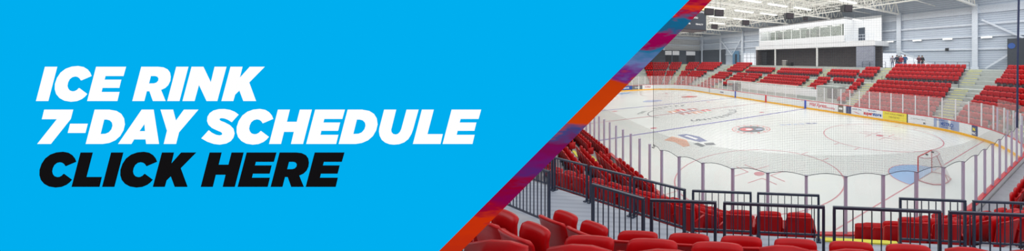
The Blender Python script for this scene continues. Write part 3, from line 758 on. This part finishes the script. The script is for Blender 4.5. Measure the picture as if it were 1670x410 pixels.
for a, b in (((41.55, 7.6, 11.4), (41.55, 3.6, 8.9)), ((41.55, 7.2, 5.3), (41.55, 4.7, 7.2)), ((41.5, 65.4, 11.4), (41.5, 60.5, 7.5)), ((41.5, 56.6, 11.6), (41.5, 60.5, 7.5)), ((41.5, 17.6, 7.55), (41.5, 12.6, 5.4))):
    q = MB(); q.bar(a, b, .22, .22); struct(q, 'beam_brace', M['white_beam'])
for x in (30.5, 20.5, 10.5):
    q = MB(); q.box((x, 77.2, 11.2), (.5, .4, 4.4)); struct(q, 'column', M['white_beam'])
# daylight openings
q = MB(); q.prism([(XW-.06, 22.4, 5.2), (XW-.06, 22.4, 7.45), (XW-.06, 18.2, 7.4), (XW-.06, 13.0, 5.6), (XW-.06, 13.0, 5.2)], (-.05, 0, 0)); o = struct(q, 'window_1', M['day'])
q = MB()
for y in (20.9, 19.4, 15.9): q.box((XW-.14, y, 6.1), (.05, .05, 1.8))
q.build('window_frame', M['white_beam'], o)
q = MB(); q.box((XW-.08, 53., 6.6), (.06, 8., 2.8)); o = struct(q, 'window_2', M['day'])
q = MB()
for y in (50.4, 51.9, 53.4, 54.9): q.box((XW-.15, y, 6.6), (.06, .07, 2.8))
q.box((XW-.15, 53., 6.9), (.06, 8., .07)); q.build('window_frame', M['frame'], o)
q = MB(); q.box((XW-.5, 58.9, 6.9), (.15, 2.6, 3.4)); o = struct(q, 'door_2', M['blue_door'])
q = MB(); q.box((XW-.6, 58.7, 6.6), (.06, .8, 2.4)); q.build('door_leaf', M['dark_door'], o)
# dark screen on the right with a small blue sign
q = MB(); q.box((XW-.8, .8, 7.0), (.3, 8.4, 3.7)); struct(q, 'wall_dark_screen', mat('dark_screen', (56, 62, 70), .7))
q = MB(); q.tube([(XW-.97, 4.6, 8.0), (XW-1.0, 4.6, 8.0)], .34, 18); tag(q.build('wall_sign', M['ad_blue']), 'small round blue sign on the dark screen', 'sign')
# white signs on the dark wall at the far end
for x, wd, lb in ((38.6, 2.9, 'white rectangular board on dark end wall, nearest the corner'), (33.95, 2.0, 'white rectangular board on dark end wall, second from the corner'), (31.7, 1.9, 'white rectangular board on dark end wall, third from the corner')):
    q = MB(); q.box((x, 76.98, 8.3), (wd, .06, 1.15)); tag(q.build('wall_board', M['white']), lb, 'board', 'white boards on the end wall')
    q = MB(); q.box((x, 77.0, 6.4), (wd-.2, .06, 2.3)); struct(q, 'door_dark_opening', M['dark'])

# press box
pb = empty('press_box', (39.7, 34., 8.5), 0); pb['kind'] = 'structure'
def pbx(name, c, s, m, par=None):
    q = MB(); q.box((c[0]-39.7, c[1]-34., c[2]-8.5), s); return q.build(name, m, par or pb)
X0 = 37.5
pbx('slab', ((X0+42)/2, 33.0, 8.85), (42-X0, 26.9, .72), M['box_white'])
pbx('parapet', (X0+.1, 35.0, 9.75), (.2, 20.6, 1.14), M['box_white'])
pbx('upper_wall', (X0+.1, 35.0, 12.7), (.2, 20.6, 1.15), M['box_white'])
pbx('end_wall', ((X0+42)/2, 24.75, 11.25), (42-X0-.05, .12, 4.1), M['box_white'])
pbx('end_wall', ((X0+42)/2, 45.3, 11.25), (42-X0-.05, .12, 4.1), M['box_white'])
pbx('roof', ((X0+42)/2, 35., 13.2), (42-X0, 20.7, .12), M['box_white'])
pbx('room_back', (40.8, 35., 11.2), (.1, 20.3, 4.), M['win_room'])
wy0, wy1 = 25.2, 44.9; n = 9
for k in range(n):
    ya, yb = wy0+(wy1-wy0)*k/n, wy0+(wy1-wy0)*(k+1)/n
    f = pbx('window_pane', (X0+.12, (ya+yb)/2, 11.22), (.03, yb-ya-.1, 1.78), M['win_glass'])
    pbx('mullion', (X0+.08, ya, 11.22), (.12, .08, 1.8), M['white_steel'])
for ya, yb in ((25.0, 26.0), (33.2, 34.3), (31.0, 31.8), (40.8, 41.8)): pbx('room_panel', (39.6, (ya+yb)/2, 10.9), (.1, yb-ya, 1.8), M['win_dark'])
for yy in (27.5, 30., 33., 36.5, 40., 43.):
    pbx('room_lamp', (39.2, yy, 12.2), (.3, 1.4, .06), M['lamp'])
# balcony with door and rail at the right end
pbx('balcony_wall', (40.2, 22.3, 11.2), (.15, 4.8, 4.1), M['box_white'])
pbx('balcony_door', (40.08, 23.2, 10.4), (.06, 1.1, 2.3), M['dark_door'])
pbx('balcony_parapet', (X0+.1, 22.2, 9.25), (.2, 5.1, .12), M['box_white'])
for z in (9.75, 10.2): pbx('balcony_rail', (X0+.1, 22.2, z), (.05, 5.1, .05), M['white_beam'])
for k in range(12): pbx('balcony_baluster', (X0+.1, 19.8+.43*k, 9.75), (.03, .03, 1.0), M['white_beam'])
# brick bays below
q = MB(); q.box((40.6, 33.2, 6.85), (.3, 26.4, 3.3)); struct(q, 'wall_brick', M['brick'])
q = MB(); q.box((X0+.3, 46.2, 6.85), (.5, .5, 3.3)); q.box((X0+1.7, 46.35, 6.85), (3., .3, 3.3)); struct(q, 'wall_brick_pier', M['brick'])
q = MB(); q.box((X0+.3, 21.2, 6.85), (.4, 2.9, 3.3)); struct(q, 'wall_block_pier', M['brick_grey'])
for y in (40.6, 30.2):
    q = MB(); q.box((X0+.15, y, 6.85), (.26, .26, 3.3)); struct(q, 'column', M['white_steel'])
q = MB(); q.box((38.4, 44.7, 6.6), (.1, 1.6, 2.8)); struct(q, 'door_3', M['dark'])
q = MB(); q.box((37.0, 33., 4.75), (1.9, 26.6, .9)); struct(q, 'floor_concourse_edge', M['concrete_far'])
# steel drum bin and dark box on the concourse
q = MB(); q.tube([(37.9, 38.2, 5.2), (37.9, 38.2, 5.25), (37.9, 38.2, 6.2), (37.9, 38.2, 6.25)], .55, 18); o = tag(q.build('steel_drum', mat('dull_steel', (150, 148, 144), .4, .5), None, False), 'dull metal drum standing by the brick wall', 'drum')
q = MB(); q.tube([(37.9, 38.2, 6.25), (37.9, 38.2, 6.3)], .58, 18); q.build('rim', M['white_steel'], o)
q = MB(); q.box((37.9, 36.8, 5.5), (.7, 1.0, .6)); q.box((37.9, 36.8, 5.83), (.74, 1.04, .06)); tag(q.build('storage_crate', M['black']), 'low black crate beside the metal drum', 'crate')

# ------------------------------------------------------------------ roof
q = MB(); q.box((12.8, 43., 15.6), (60.4, 72, .12)); struct(q, 'ceiling', M['deck'])
TY = [17.9-9.6+9.6*k for k in range(0, 8)]
for y in TY:
    q = MB(); q.box((12.5, y, 13.25), (59, .22, .22)); q.box((12.5, y, 15.35), (59, .2, .2))
    n = 18
    for k in range(-7, n):
        xa = -.5+42*k/n; xb = xa+42/n; xm = (xa+xb)/2
        q.bar((xa, y, 13.3), (xm, y, 15.3), .12); q.bar((xm, y, 15.3), (xb, y, 13.3), .12); q.bar((xm, y, 13.3), (xm, y, 15.3), .08)
    struct(q, 'beam_truss', M['truss'])
for x in [1.2+2.35*k for k in range(-7, 17)]:
    q = MB(); q.box((x, 43, 15.4), (.1, 70, .1)); q.box((x, 43, 14.5), (.1, 70, .1)); n = 44
    for k in range(n):
        ya = 8+70*k/n; yb = ya+70/n
        q.bar((x, ya, 14.5), (x, (ya+yb)/2, 15.4), .06); q.bar((x, (ya+yb)/2, 15.4), (x, yb, 14.5), .06)
    struct(q, 'beam_joist', M['truss'])
for y in [13.1+9.6*k for k in range(7)]:
    q = MB(); q.box((20.5, y, 13.9), (43, .08, .08)); struct(q, 'beam_bridging', M['truss'])
for x in (6, 12.5, 19, 25.5, 32):
    q = MB(); q.box((x, 43, 13.3), (.12, 70, .12))
    for y in TY[:-1]:
        q.bar((x, y, 13.3), (x, y+4.8, 15.3), .09); q.bar((x, y+4.8, 15.3), (x, y+9.6, 13.3), .09)
    struct(q, 'beam_tie', M['truss'])

# strip lights
FX = [(20.0, 21.95), (24.0, 21.65), (23.9, 27.7), (24.3, 15.45), (15.3, 28.1), (19.8, 28.0), (20.0, 34.5), (24.3, 34.4), (24.2, 41.0), (15.8, 21.9), (20., 41.), (15.5, 34.5), (20., 47.5), (24.2, 47.5), (20., 54.), (24.2, 54.), (24.2, 60.)]
ROWN = {}
def lamp(x, y, z, ln, label, group, drop):
    o = empty('strip_light', (x, y, z), 0, label, 'light', group)
    q = MB(); q.box((0, 0, .08), (ln, .34, .1)); q.build('housing', M['white_steel'], o)
    q = MB(); q.box((0, 0, .0), (ln-.1, .3, .06)); q.build('diffuser', M['lamp'], o)
    for sx in (-1, 1):
        q = MB(); q.tube([(sx*ln*.35, 0, .1), (sx*ln*.35, 0, drop)], .012, 5); q.build('hanger', M['white_steel'], o)
ycls = sorted(set(round(y/6.4) for x, y in FX))
for i, (x, y) in enumerate(sorted(FX, key=lambda p: (p[1], p[0]))):
    r_ = ycls.index(round(y/6.4)); row = [f for f in FX if round(f[1]/6.4) == ycls[r_]]
    k = sorted(f[0] for f in row).index(x)+1
    lamp(x, y, 12.65, 3.0, 'white roof strip light, %s crosswise row from near end, %s along it' % (ORD[r_+1], ORD[k]), 'strip lights under the roof', .85)
for (x, y, z, tx) in ((38.8, 23.2, 12.65, 'beside the press box end'),):
    lamp(x, y, z, 2.4, 'white strip light '+tx, 'strip lights under the roof', .85)
for y, tx in ((19.3, 'left of the tall column'), (15.3, 'just right of the tall column'), (11.4, 'midway between the tall columns'), (7.1, 'right of the nearest tall column')):
    o = empty('wall_light', (XW-.4, y, 9.15), 0, 'small white wall light '+tx, 'light', 'wall lights on the far side')
    q = MB(); q.box((.1, 0, .05), (.4, 1.15, .16)); q.build('housing', M['white_steel'], o)
    q = MB(); q.box((-.12, 0, 0), (.1, 1.1, .14)); q.build('diffuser', M['lamp'], o)

# hanging speakers
SP = [(14.2, 25.6, 'nearest the scoreboard'), (22.0, 30.6, 'above the far blue line'), (21.5, 37.9, 'farthest down the rink side'), (12.9, 25.6, 'just beside the scoreboard'), (22.3, 46.8, 'low beyond the scoreboard'),
      (22.0, 22.2, 'in front of the press box'), (22.5, 14.6, 'nearest the camera, right of press box windows'), (25.2, 22.4, 'small, above the press box roof')]
for (x, y, tx) in SP:
    z = 11.6; sc = .62 if 'small' in tx else 1.
    o = empty('loudspeaker', (x, y, z), -YAW+.4, 'black loudspeaker hanging from the roof '+tx, 'loudspeaker', 'hanging loudspeakers')
    q = MB(); w, h, d = .52*sc, .36*sc, .4*sc
    q.add([(-w, -d, -h), (w, -d, -h), (w*.7, d, -h*.8), (-w*.7, d, -h*.8), (-w, -d-.08, h), (w, -d-.08, h), (w*.7, d, h), (-w*.7, d, h)], [(3, 2, 1, 0), (4, 5, 6, 7), (0, 1, 5, 4), (1, 2, 6, 5), (2, 3, 7, 6), (3, 0, 4, 7)])
    q.build('cabinet', M['black'], o)
    q = MB(); q.prism([(-w*.85, -d-.03, -h*.8), (w*.85, -d-.03, -h*.8), (w*.85, -d-.09, h*.8), (-w*.85, -d-.09, h*.8)], (0, -.03, 0)); q.build('grille', M['steel'], o)
    q = MB(); q.tube([(-w*.5, 0, h), (-w*.5, 0, 1.65)], .015, 5); q.tube([(w*.5, 0, h), (w*.5, 0, 1.65)], .015, 5); q.build('hanger', M['steel'], o)

# scoreboard over centre ice
sb = empty('scoreboard', (12.95, 30.48, 9.9), 0, 'dark four-sided scoreboard hanging over centre ice', 'scoreboard')
q = MB(); q.box((0, 0, 1.25), (3.3, 3.3, 2.3)); q.build('display_face', M['score'], sb)
q = MB(); q.box((0, 0, 2.62), (3.5, 3.5, .42)); tag(q.build('header', M['score_cream'], sb), 'cream header band')
q = MB()
for sx in (-1, 1):
    for sy_ in (-1, 1): q.box((sx*1.68, sy_*1.68, 1.25), (.1, .1, 2.4))
q.build('corner_trim', M['score_side'], sb)
q = MB(); q.box((0, 0, .04), (3.45, 3.45, .1)); q.build('base_rim', M['steel'], sb)
for (face, ox, xd) in (((0, -1.66), (0, -1.672), (1, 0, 0)), ((1.66, 0), (1.672, 0), (0, 1, 0)), ((-1.66, 0), (-1.672, 0), (0, -1, 0))):
    for txt, off, z, size in (('HOME', .9, 2.2, .3), ('PERIOD', 0., 1.45, .3), ('PLAYER', -.9, .72, .24), ('PENALTY', .7, .7, .24)):
        me = text_mesh(txt, size, .01, 0, .004); c = Vector((ox[0], ox[1], z))+Vector(xd)*off
        place(me, 'lettering', M['white'], frame_mtx(c, xd, (0, 0, 1)), sb)
q = MB()
for sx in (-1, 1):
    for sy_ in (-1, 1): q.tube([(sx*1.4, sy_*1.4, 2.8), (sx*1.4, sy_*1.4, 3.3)], .03, 6)
q.build('hanger', M['steel'], sb)

# ------------------------------------------------------------------ people on the far concourse
def person(x, y, z, face, coat, legs, hair, label, h=1.72, pose=0):
    """one continuous skinned figure; face = heading in radians; pose 0 arms down, 1 hands in pockets, 2 arm raised to face"""
    k = h/1.72
    J = {'pelvis': (0, 0, .93), 'belly': (0, 0, 1.1), 'chest': (0, .01, 1.3), 'neck': (0, 0, 1.47), 'jaw': (0, .02, 1.54), 'head': (0, .015, 1.63), 'crown': (0, 0, 1.7)}
    Rr = {'pelvis': .165, 'belly': .155, 'chest': .17, 'neck': .06, 'jaw': .075, 'head': .1, 'crown': .06}
    E = [('pelvis', 'belly'), ('belly', 'chest'), ('chest', 'neck'), ('neck', 'jaw'), ('jaw', 'head'), ('head', 'crown')]
    for sd, sx in (('l', -1), ('r', 1)):
        J['hip'+sd] = (sx*.1, 0, .86); J['knee'+sd] = (sx*.11, .03, .48); J['ank'+sd] = (sx*.12, -.01, .09); J['toe'+sd] = (sx*.13, .16, .04)
        Rr['hip'+sd] = .1; Rr['knee'+sd] = .068; Rr['ank'+sd] = .05; Rr['toe'+sd] = .042
        E += [('pelvis', 'hip'+sd), ('hip'+sd, 'knee'+sd), ('knee'+sd, 'ank'+sd), ('ank'+sd, 'toe'+sd)]
        J['sh'+sd] = (sx*.19, 0, 1.4); J['elb'+sd] = (sx*.27, -.02, 1.13)
        J['wr'+sd] = (sx*.25, .12, .93) if pose == 0 else ((sx*.19, .2, 1.02) if pose == 1 or sx < 0 else (sx*.14, .2, 1.42))
        w = Vector(J['wr'+sd]); e = Vector(J['elb'+sd]); J['hand'+sd] = tuple(w+(w-e).normalized()*.11)
        Rr['sh'+sd] = .085; Rr['elb'+sd] = .06; Rr['wr'+sd] = .042; Rr['hand'+sd] = .038
        E += [('chest', 'sh'+sd), ('sh'+sd, 'elb'+sd), ('elb'+sd, 'wr'+sd), ('wr'+sd, 'hand'+sd)]
    names = list(J); me = bpy.data.meshes.new('person'); me.from_pydata([Vector(J[n])*k for n in names], [(names.index(a), names.index(b)) for a, b in E], [])
    o = bpy.data.objects.new('person_tmp', me); COL.objects.link(o)
    md = o.modifiers.new('s', 'SKIN'); md.use_smooth_shade = True
    for i, n in enumerate(names):
        sv = me.skin_vertices[0].data[i]; sv.radius = (Rr[n]*k, Rr[n]*k*.8 if n in ('pelvis', 'belly', 'chest') else Rr[n]*k); sv.use_root = n == 'pelvis'
    o.modifiers.new('u', 'SUBSURF').levels = 1
    dg = bpy.context.evaluated_depsgraph_get(); dg.update()
    m2 = bpy.data.meshes.new_from_object(o.evaluated_get(dg)); bpy.data.objects.remove(o)
    m2.materials.clear()
    for mm in (coat, legs, M['skin'], M['black']): m2.materials.append(mm)
    for p in m2.polygons:
        c = p.center/k
        p.material_index = 2 if c.z > 1.49 else (3 if c.z < .1 else (1 if c.z < .86 and abs(c.x) < .21 else (2 if min((c-Vector(J['hand'+s])).length for s in 'lr') < .09 else 0)))
        p.use_smooth = True
    b = link('person', m2, None, (x, y, z), face-pi/2); tag(b, label, 'person', 'people standing on the far concourse')
    q = MB(); n = 10; vs = []; rows = 5
    for j in range(rows+1):
        ph = (j/rows)*pi*.55
        for i in range(n):
            a = 2*pi*i/n; vs.append((.112*sin(ph)*cos(a)*k, (-.012+.118*sin(ph)*sin(a))*k, (1.62+.115*cos(ph)-.03*(sin(a) < 0)*sin(ph))*k))
    q.add(vs, [(j*n+i, j*n+(i+1) % n, (j+1)*n+(i+1) % n, (j+1)*n+i) for j in range(rows) for i in range(n)]); q.build('hair', hair, b, True)
    q = MB()
    for sx in (-1, 1): q.box((sx*.036*k, .108*k, 1.635*k), (.022*k, .012*k, .012*k))
    q.build('eye', M['black'], b)
    q = MB(); q.add([(-.016*k, .1*k, 1.585*k), (.016*k, .1*k, 1.585*k), (0, .135*k, 1.587*k), (0, .105*k, 1.635*k)], [(0, 1, 2), (0, 2, 3), (1, 3, 2)]); q.build('nose', M['skin'], b)
    return b
cl = lambda n, c: mat(n, c, .8, noise=.1, scale=8)
jean = cl('jeans', (60, 74, 110)); navy = cl('navy_coat', (34, 42, 62)); blk = cl('black_coat', (30, 28, 32)); redc = cl('red_jacket', (150, 30, 50)); blue = cl('blue_coat', (40, 84, 130)); greyc = cl('grey_hoodie', (130, 128, 142)); mar = cl('maroon_coat', (96, 34, 50))
fc = pi+.5
Z5 = 5.2
PX = 38.4
def at_u(u, x): k = (u-U0)/F; d = FW+RT*k; t = (x-CAM.x)/d.x; return CAM.y+t*d.y
PP = [(1455.5, greyc, jean, M['hair'], 'person in grey top standing at the open side of the group', 1.70, 0), (1462.5, navy, jean, M['hair'], 'person in dark navy coat, second in the standing group', 1.78, 1),
      (1466.3, blk, blk, M['hair'], 'person in black standing tucked behind the navy coat', 1.68, 1), (1469.8, redc, jean, cl('brown_hair', (110, 70, 50)), 'person in red jacket and jeans in the standing group', 1.70, 0), (1475.8, blue, blue, M['hair'], 'person in long blue coat at the column end of the group', 1.82, 1)]
for i, (u, c1, c2, hr, lb, h, ps) in enumerate(PP):
    x = PX+(.5 if i == 2 else -.3 if i == 3 else 0); person(x, at_u(u, x), Z5, fc+random.uniform(-.5, .5), c1, c2, hr, lb, h+.05, ps)
for u, c1, lb, ps, dx in ((1498.6, mar, 'person in maroon coat leaning beside the darker figure', 2, 0), (1504.0, blk, 'person in bulky black coat apart from the main group', 1, .8)):
    person(PX+dx, at_u(u, PX+dx), Z5, fc+.4, c1, navy, M['hair'], lb, 1.76, ps)
# small dark box speaker on the wall
for y, z, lb in ((21.0, 8.0, 'small black box on the wall over the daylight opening'), (11.5, 7.75, 'small black box on the wall over the far seats')):
    q = MB(); q.box((XW-.32, y, z), (.3, .36, .4)); q.box((XW-.5, y, z), (.05, .28, .3)); tag(q.build('wall_speaker', M['black']), lb, 'loudspeaker', 'small wall loudspeakers')

# ------------------------------------------------------------------ the blue banner graphic, built as an added board on the upper terrace
D = 1.62; PXM = D/F
sg = empty('banner_board', (0, 0, 0), 0, 'large bright blue slanted banner graphic built as a board, reading ice rink 7-day schedule', 'sign')
origin = CAM+FW*D
sg.matrix_world = frame_mtx(origin, tuple(RT), (0, 0, 1))      # local x right along the board, y up, z towards the viewer's side
def sp(u, v): return ((u-U0)*PXM, -(v-V0)*PXM)
edge = lambda v: 1124.3-.996*v
ZB = (4.32-CAM.z)                                             # terrace level in board coordinates
vb = V0-(ZB+.12)/PXM
def slab(name, loop, z0, z1, m, par):
    q = MB(); q.prism([(p[0], p[1], z0) for p in loop], (0, 0, z1-z0)); return q.build(name, m, par)
slab('face', [sp(-60, vb), sp(edge(vb), vb), sp(edge(-30), -30), sp(-60, -30)], -.012, 0., M['banner_blue'], sg)
slab('back_panel', [sp(-56, vb), sp(edge(vb)-5, vb), sp(edge(-26)-5, -26), sp(-56, -26)], -.03, -.013, M['frame'], sg)
# banner's coloured edge strip: self-glowing colour bands, partly see-through
def strip_mat():
    m = bpy.data.materials.new('banner_strip_glow'); m.use_nodes = True; nt = m.node_tree; nt.nodes.clear(); N = nt.nodes.new; Lk = nt.links.new
    o = N('ShaderNodeOutputMaterial'); tc = N('ShaderNodeTexCoord'); s = N('ShaderNodeSeparateXYZ'); Lk(tc.outputs['Object'], s.inputs[0])
    mr = N('ShaderNodeMapRange'); mr.inputs['From Min'].default_value = sp(0, 0)[1]; mr.inputs['From Max'].default_value = sp(0, 409)[1]
    nz = N('ShaderNodeTexNoise'); nz.inputs['Scale'].default_value = 7; nz.inputs['Detail'].default_value = 3
    mp = N('ShaderNodeMapping'); mp.inputs['Scale'].default_value = (1, 3.5, 1); Lk(tc.outputs['Object'], mp.inputs[0]); Lk(mp.outputs[0], nz.inputs['Vector'])
    ml = N('ShaderNodeMath'); ml.operation = 'MULTIPLY_ADD'; ml.inputs[1].default_value = .16; ml.inputs[2].default_value = -.08; Lk(nz.outputs['Fac'], ml.inputs[0])
    ad = N('ShaderNodeMath'); Lk(s.outputs[1], mr.inputs['Value']); Lk(mr.outputs[0], ad.inputs[0]); Lk(ml.outputs[0], ad.inputs[1])
    r = N('ShaderNodeValToRGB'); Lk(ad.outputs[0], r.inputs[0]); e = r.color_ramp.elements
    stops = [(0, (168, 8, 66)), (.04, (216, 70, 20)), (.06, (170, 10, 70)), (.08, (24, 110, 150)), (.115, (40, 100, 140)), (.135, (160, 10, 90)), (.17, (150, 8, 84)), (.20, (30, 116, 156)), (.25, (110, 130, 180)), (.30, (120, 40, 130)), (.325, (196, 66, 16)),
             (.49, (206, 72, 14)), (.53, (66, 76, 136)), (.58, (128, 16, 84)), (.64, (124, 20, 104)), (.69, (92, 40, 120)), (.74, (150, 4, 48)), (.79, (134, 8, 84)), (.84, (160, 10, 50)), (.88, (206, 56, 14)), (1., (196, 50, 20))]
    e[0].position = 0; e[0].color = (*lin(stops[0][1]), 1); e[1].position = 1; e[1].color = (*lin(stops[-1][1]), 1)
    for p, c in stops[1:-1]: k = e.new(p); k.color = (*lin(c), 1)
    em = N('ShaderNodeEmission'); Lk(r.outputs[0], em.inputs[0]); em.inputs['Strength'].default_value = 1.  # strip colours glow on their own, no lamp in the edge
    t = N('ShaderNodeBsdfTransparent'); Lk(r.outputs[0], t.inputs[0])
    mx = N('ShaderNodeMixShader'); mx.inputs[0].default_value = .74; Lk(t.outputs[0], mx.inputs[1]); Lk(em.outputs[0], mx.inputs[2]); Lk(mx.outputs[0], o.inputs[0]); return m
o = slab('tinted_strip', [sp(edge(vb), vb), sp(edge(vb)+36, vb), sp(edge(-30)+36, -30), sp(edge(-30), -30)], -.006, 0., strip_mat(), sg)
tag(o, 'translucent orange, crimson and purple edge strip')
q = MB()
for u in (60, 380, 640): q.box((sp(u, 0)[0], ZB+.06, -.04), (.06, .12, .05)); q.box((sp(u, 0)[0], ZB+.01, -.04), (.12, .02, .4))
q.build('foot', M['frame'], sg)
# heavy slanted capitals; outlines in units of 1/5.125 board pixel, baseline 333
G = {
 'I': [[(0, 333), (97, 333), (172, 46), (75, 46)]],
 'E': [[(0, 333), (247, 333), (265, 257), (115, 257), (123, 223), (263, 223), (280, 154), (140, 154), (148, 124), (298, 124), (320, 46), (75, 46)]],
 'C': [[(x-210, y) for x, y in [(512, 124), (500, 95), (478, 68), (445, 48), (400, 40), (350, 45), (300, 63), (258, 95), (228, 140), (211, 190), (210, 235), (222, 275), (250, 308), (290, 330), (345, 339), (390, 334), (430, 317), (456, 297), (476, 274),
        (410, 225), (395, 240), (375, 250), (352, 252), (330, 245), (316, 228), (310, 205), (315, 178), (328, 152), (350, 134), (378, 127), (400, 131), (416, 142), (428, 160)]]],
 'R': [[(x-320, y) for x, y in [(320, 333), (415, 333), (436, 251), (463, 251), (492, 333), (593, 333), (555, 240), (590, 224), (615, 200), (632, 165), (636, 130), (630, 95), (610, 68), (575, 51), (530, 46), (395, 46)]],
       [(x-320, y) for x, y in [(470, 124), (512, 124), (530, 130), (539, 145), (536, 163), (522, 178), (500, 185), (454, 186)]]],
 'N': [[(x-302, y) for x, y in [(302, 333), (398, 333), (437, 192), (503, 333), (588, 333), (665, 46), (570, 46), (537, 182), (472, 46), (378, 46)]]],
 'K': [[(x-627, y) for x, y in [(627, 333), (722, 333), (737, 280), (776, 242), (810, 333), (912, 333), (855, 178), (985, 46), (863, 46), (775, 144), (799, 46), (703, 46)]]],
 '7': [[(x-63, y) for x, y in [(63, 333), (172, 333), (338, 124), (358, 46), (122, 46), (102, 126), (227, 126)]]],
 '-': [[(x-318, y) for x, y in [(318, 241), (460, 241), (480, 164), (338, 164)]]],
 'D': [[(x-468, y) for x, y in [(468, 333), (610, 333), (660, 325), (710, 303), (750, 268), (778, 220), (790, 170), (783, 120), (760, 82), (720, 57), (660, 46), (543, 46)]],
       [(x-468, y) for x, y in [(617, 129), (645, 129), (670, 136), (688, 155), (692, 180), (683, 210), (662, 235), (632, 248), (587, 250)]]],
 'A': [[(x-738, y) for x, y in [(738, 333), (845, 333), (867, 295), (968, 295), (973, 333), (1075, 333), (1030, 46), (935, 46)]], [(x-738, y) for x, y in [(912, 226), (963, 226), (958, 160)]]],
 'Y': [[(x-197, y) for x, y in [(197, 333), (295, 333), (320, 236), (482, 46), (365, 46), (295, 142), (270, 46), (170, 46), (224, 222)]]],
 'S': [[(x-510, y) for x, y in [(510, 286), (570, 220), (595, 240), (630, 257), (660, 262), (682, 256), (686, 246), (676, 234), (645, 221), (600, 200), (570, 172), (558, 140), (562, 105), (580, 75), (612, 53), (655, 42), (700, 41), (745, 48), (785, 64), (818, 88),
        (762, 150), (735, 132), (705, 120), (680, 117), (662, 120), (657, 130), (668, 140), (700, 152), (745, 176), (775, 207), (784, 245), (775, 280), (752, 310), (715, 330), (665, 339), (615, 333), (560, 314)]]],
 'H': [[(x-102, y) for x, y in [(102, 333), (198, 333), (223, 232), (309, 232), (285, 333), (382, 333), (456, 46), (359, 46), (333, 148), (247, 148), (272, 46), (176, 46)]]],
 'U': [[(x-97, y) for x, y in [(140, 46), (100, 200), (97, 230), (103, 265), (120, 298), (150, 322), (185, 335), (222, 339), (265, 335), (305, 320), (340, 292), (365, 250), (378, 215), (425, 46), (327, 46), (283, 208), (272, 232), (255, 248), (235, 254), (213, 250), (199, 235), (196, 215), (238, 46)]]],
 'L': [[(x-380, y) for x, y in [(380, 333), (608, 333), (627, 251), (499, 251), (552, 46), (455, 46)]]],
}
LINES = [(100, 'banner_white', [('I', 50, 53), ('C', 50, 210), ('E', 50, 480), ('R', 50, 857), ('I', 240, 175), ('N', 240, 302), ('K', 240, 627)]),
         (170, 'banner_white', [('7', 50, 63), ('-', 50, 318), ('D', 50, 468), ('A', 50, 738), ('Y', 230, 197), ('S', 230, 510), ('C', 230, 805), ('H', 420, 102), ('E', 420, 412), ('D', 420, 683), ('U', 600, 97), ('L', 600, 380), ('E', 600, 628)]),
         (240, 'banner_black', [('C', 50, 82), ('L', 50, 350), ('I', 50, 605), ('C', 50, 757), ('K', 220, 157), ('H', 220, 557), ('E', 220, 865), ('R', 380, 320), ('E', 380, 613)])]
for vy, m, gl in LINES:
    for ch, ux, x0 in gl:
        loops = [[sp(ux+(x0+x)/5.125, vy+y/5.125) for x, y in lp] for lp in G[ch]]
        me = curve_mesh(loops, .001); me.name = 'letter'; me.materials.clear(); me.materials.append(M[m])
        me.transform(Matrix.Translation((0, 0, .0015))); o = link('letter', me, sg)
        tag(o, ('white' if m == 'banner_white' else 'black')+' raised capital letter' if ch.isalpha() else 'white raised character')

# ------------------------------------------------------------------ light
w = bpy.data.worlds.new('world'); SC.world = w; w.use_nodes = True
bg = w.node_tree.nodes['Background']; bg.inputs[0].default_value = (.93, .96, 1., 1); bg.inputs[1].default_value = 1.2
def area(loc, sx, sy_, e, rot=(0, 0, 0), col=(1, .99, .97)):
    l = bpy.data.lights.new('roof_fill', 'AREA'); l.shape = 'RECTANGLE'; l.size = sx; l.size_y = sy_; l.energy = e; l.color = col
    o = bpy.data.objects.new('roof_fill', l); COL.objects.link(o); o.location = loc; o.rotation_euler = rot; return o
area((14, 34, 12.9), 26, 52, 5000)  # added fill over the ice, on top of the strip lights
area((34, 34, 12.9), 12, 60, 4600)  # added fill over the far stand
area((18, 40, 12.3), 34, 64, 4600, (pi, 0, 0))  # added upward fill to brighten the trusses and roof deck
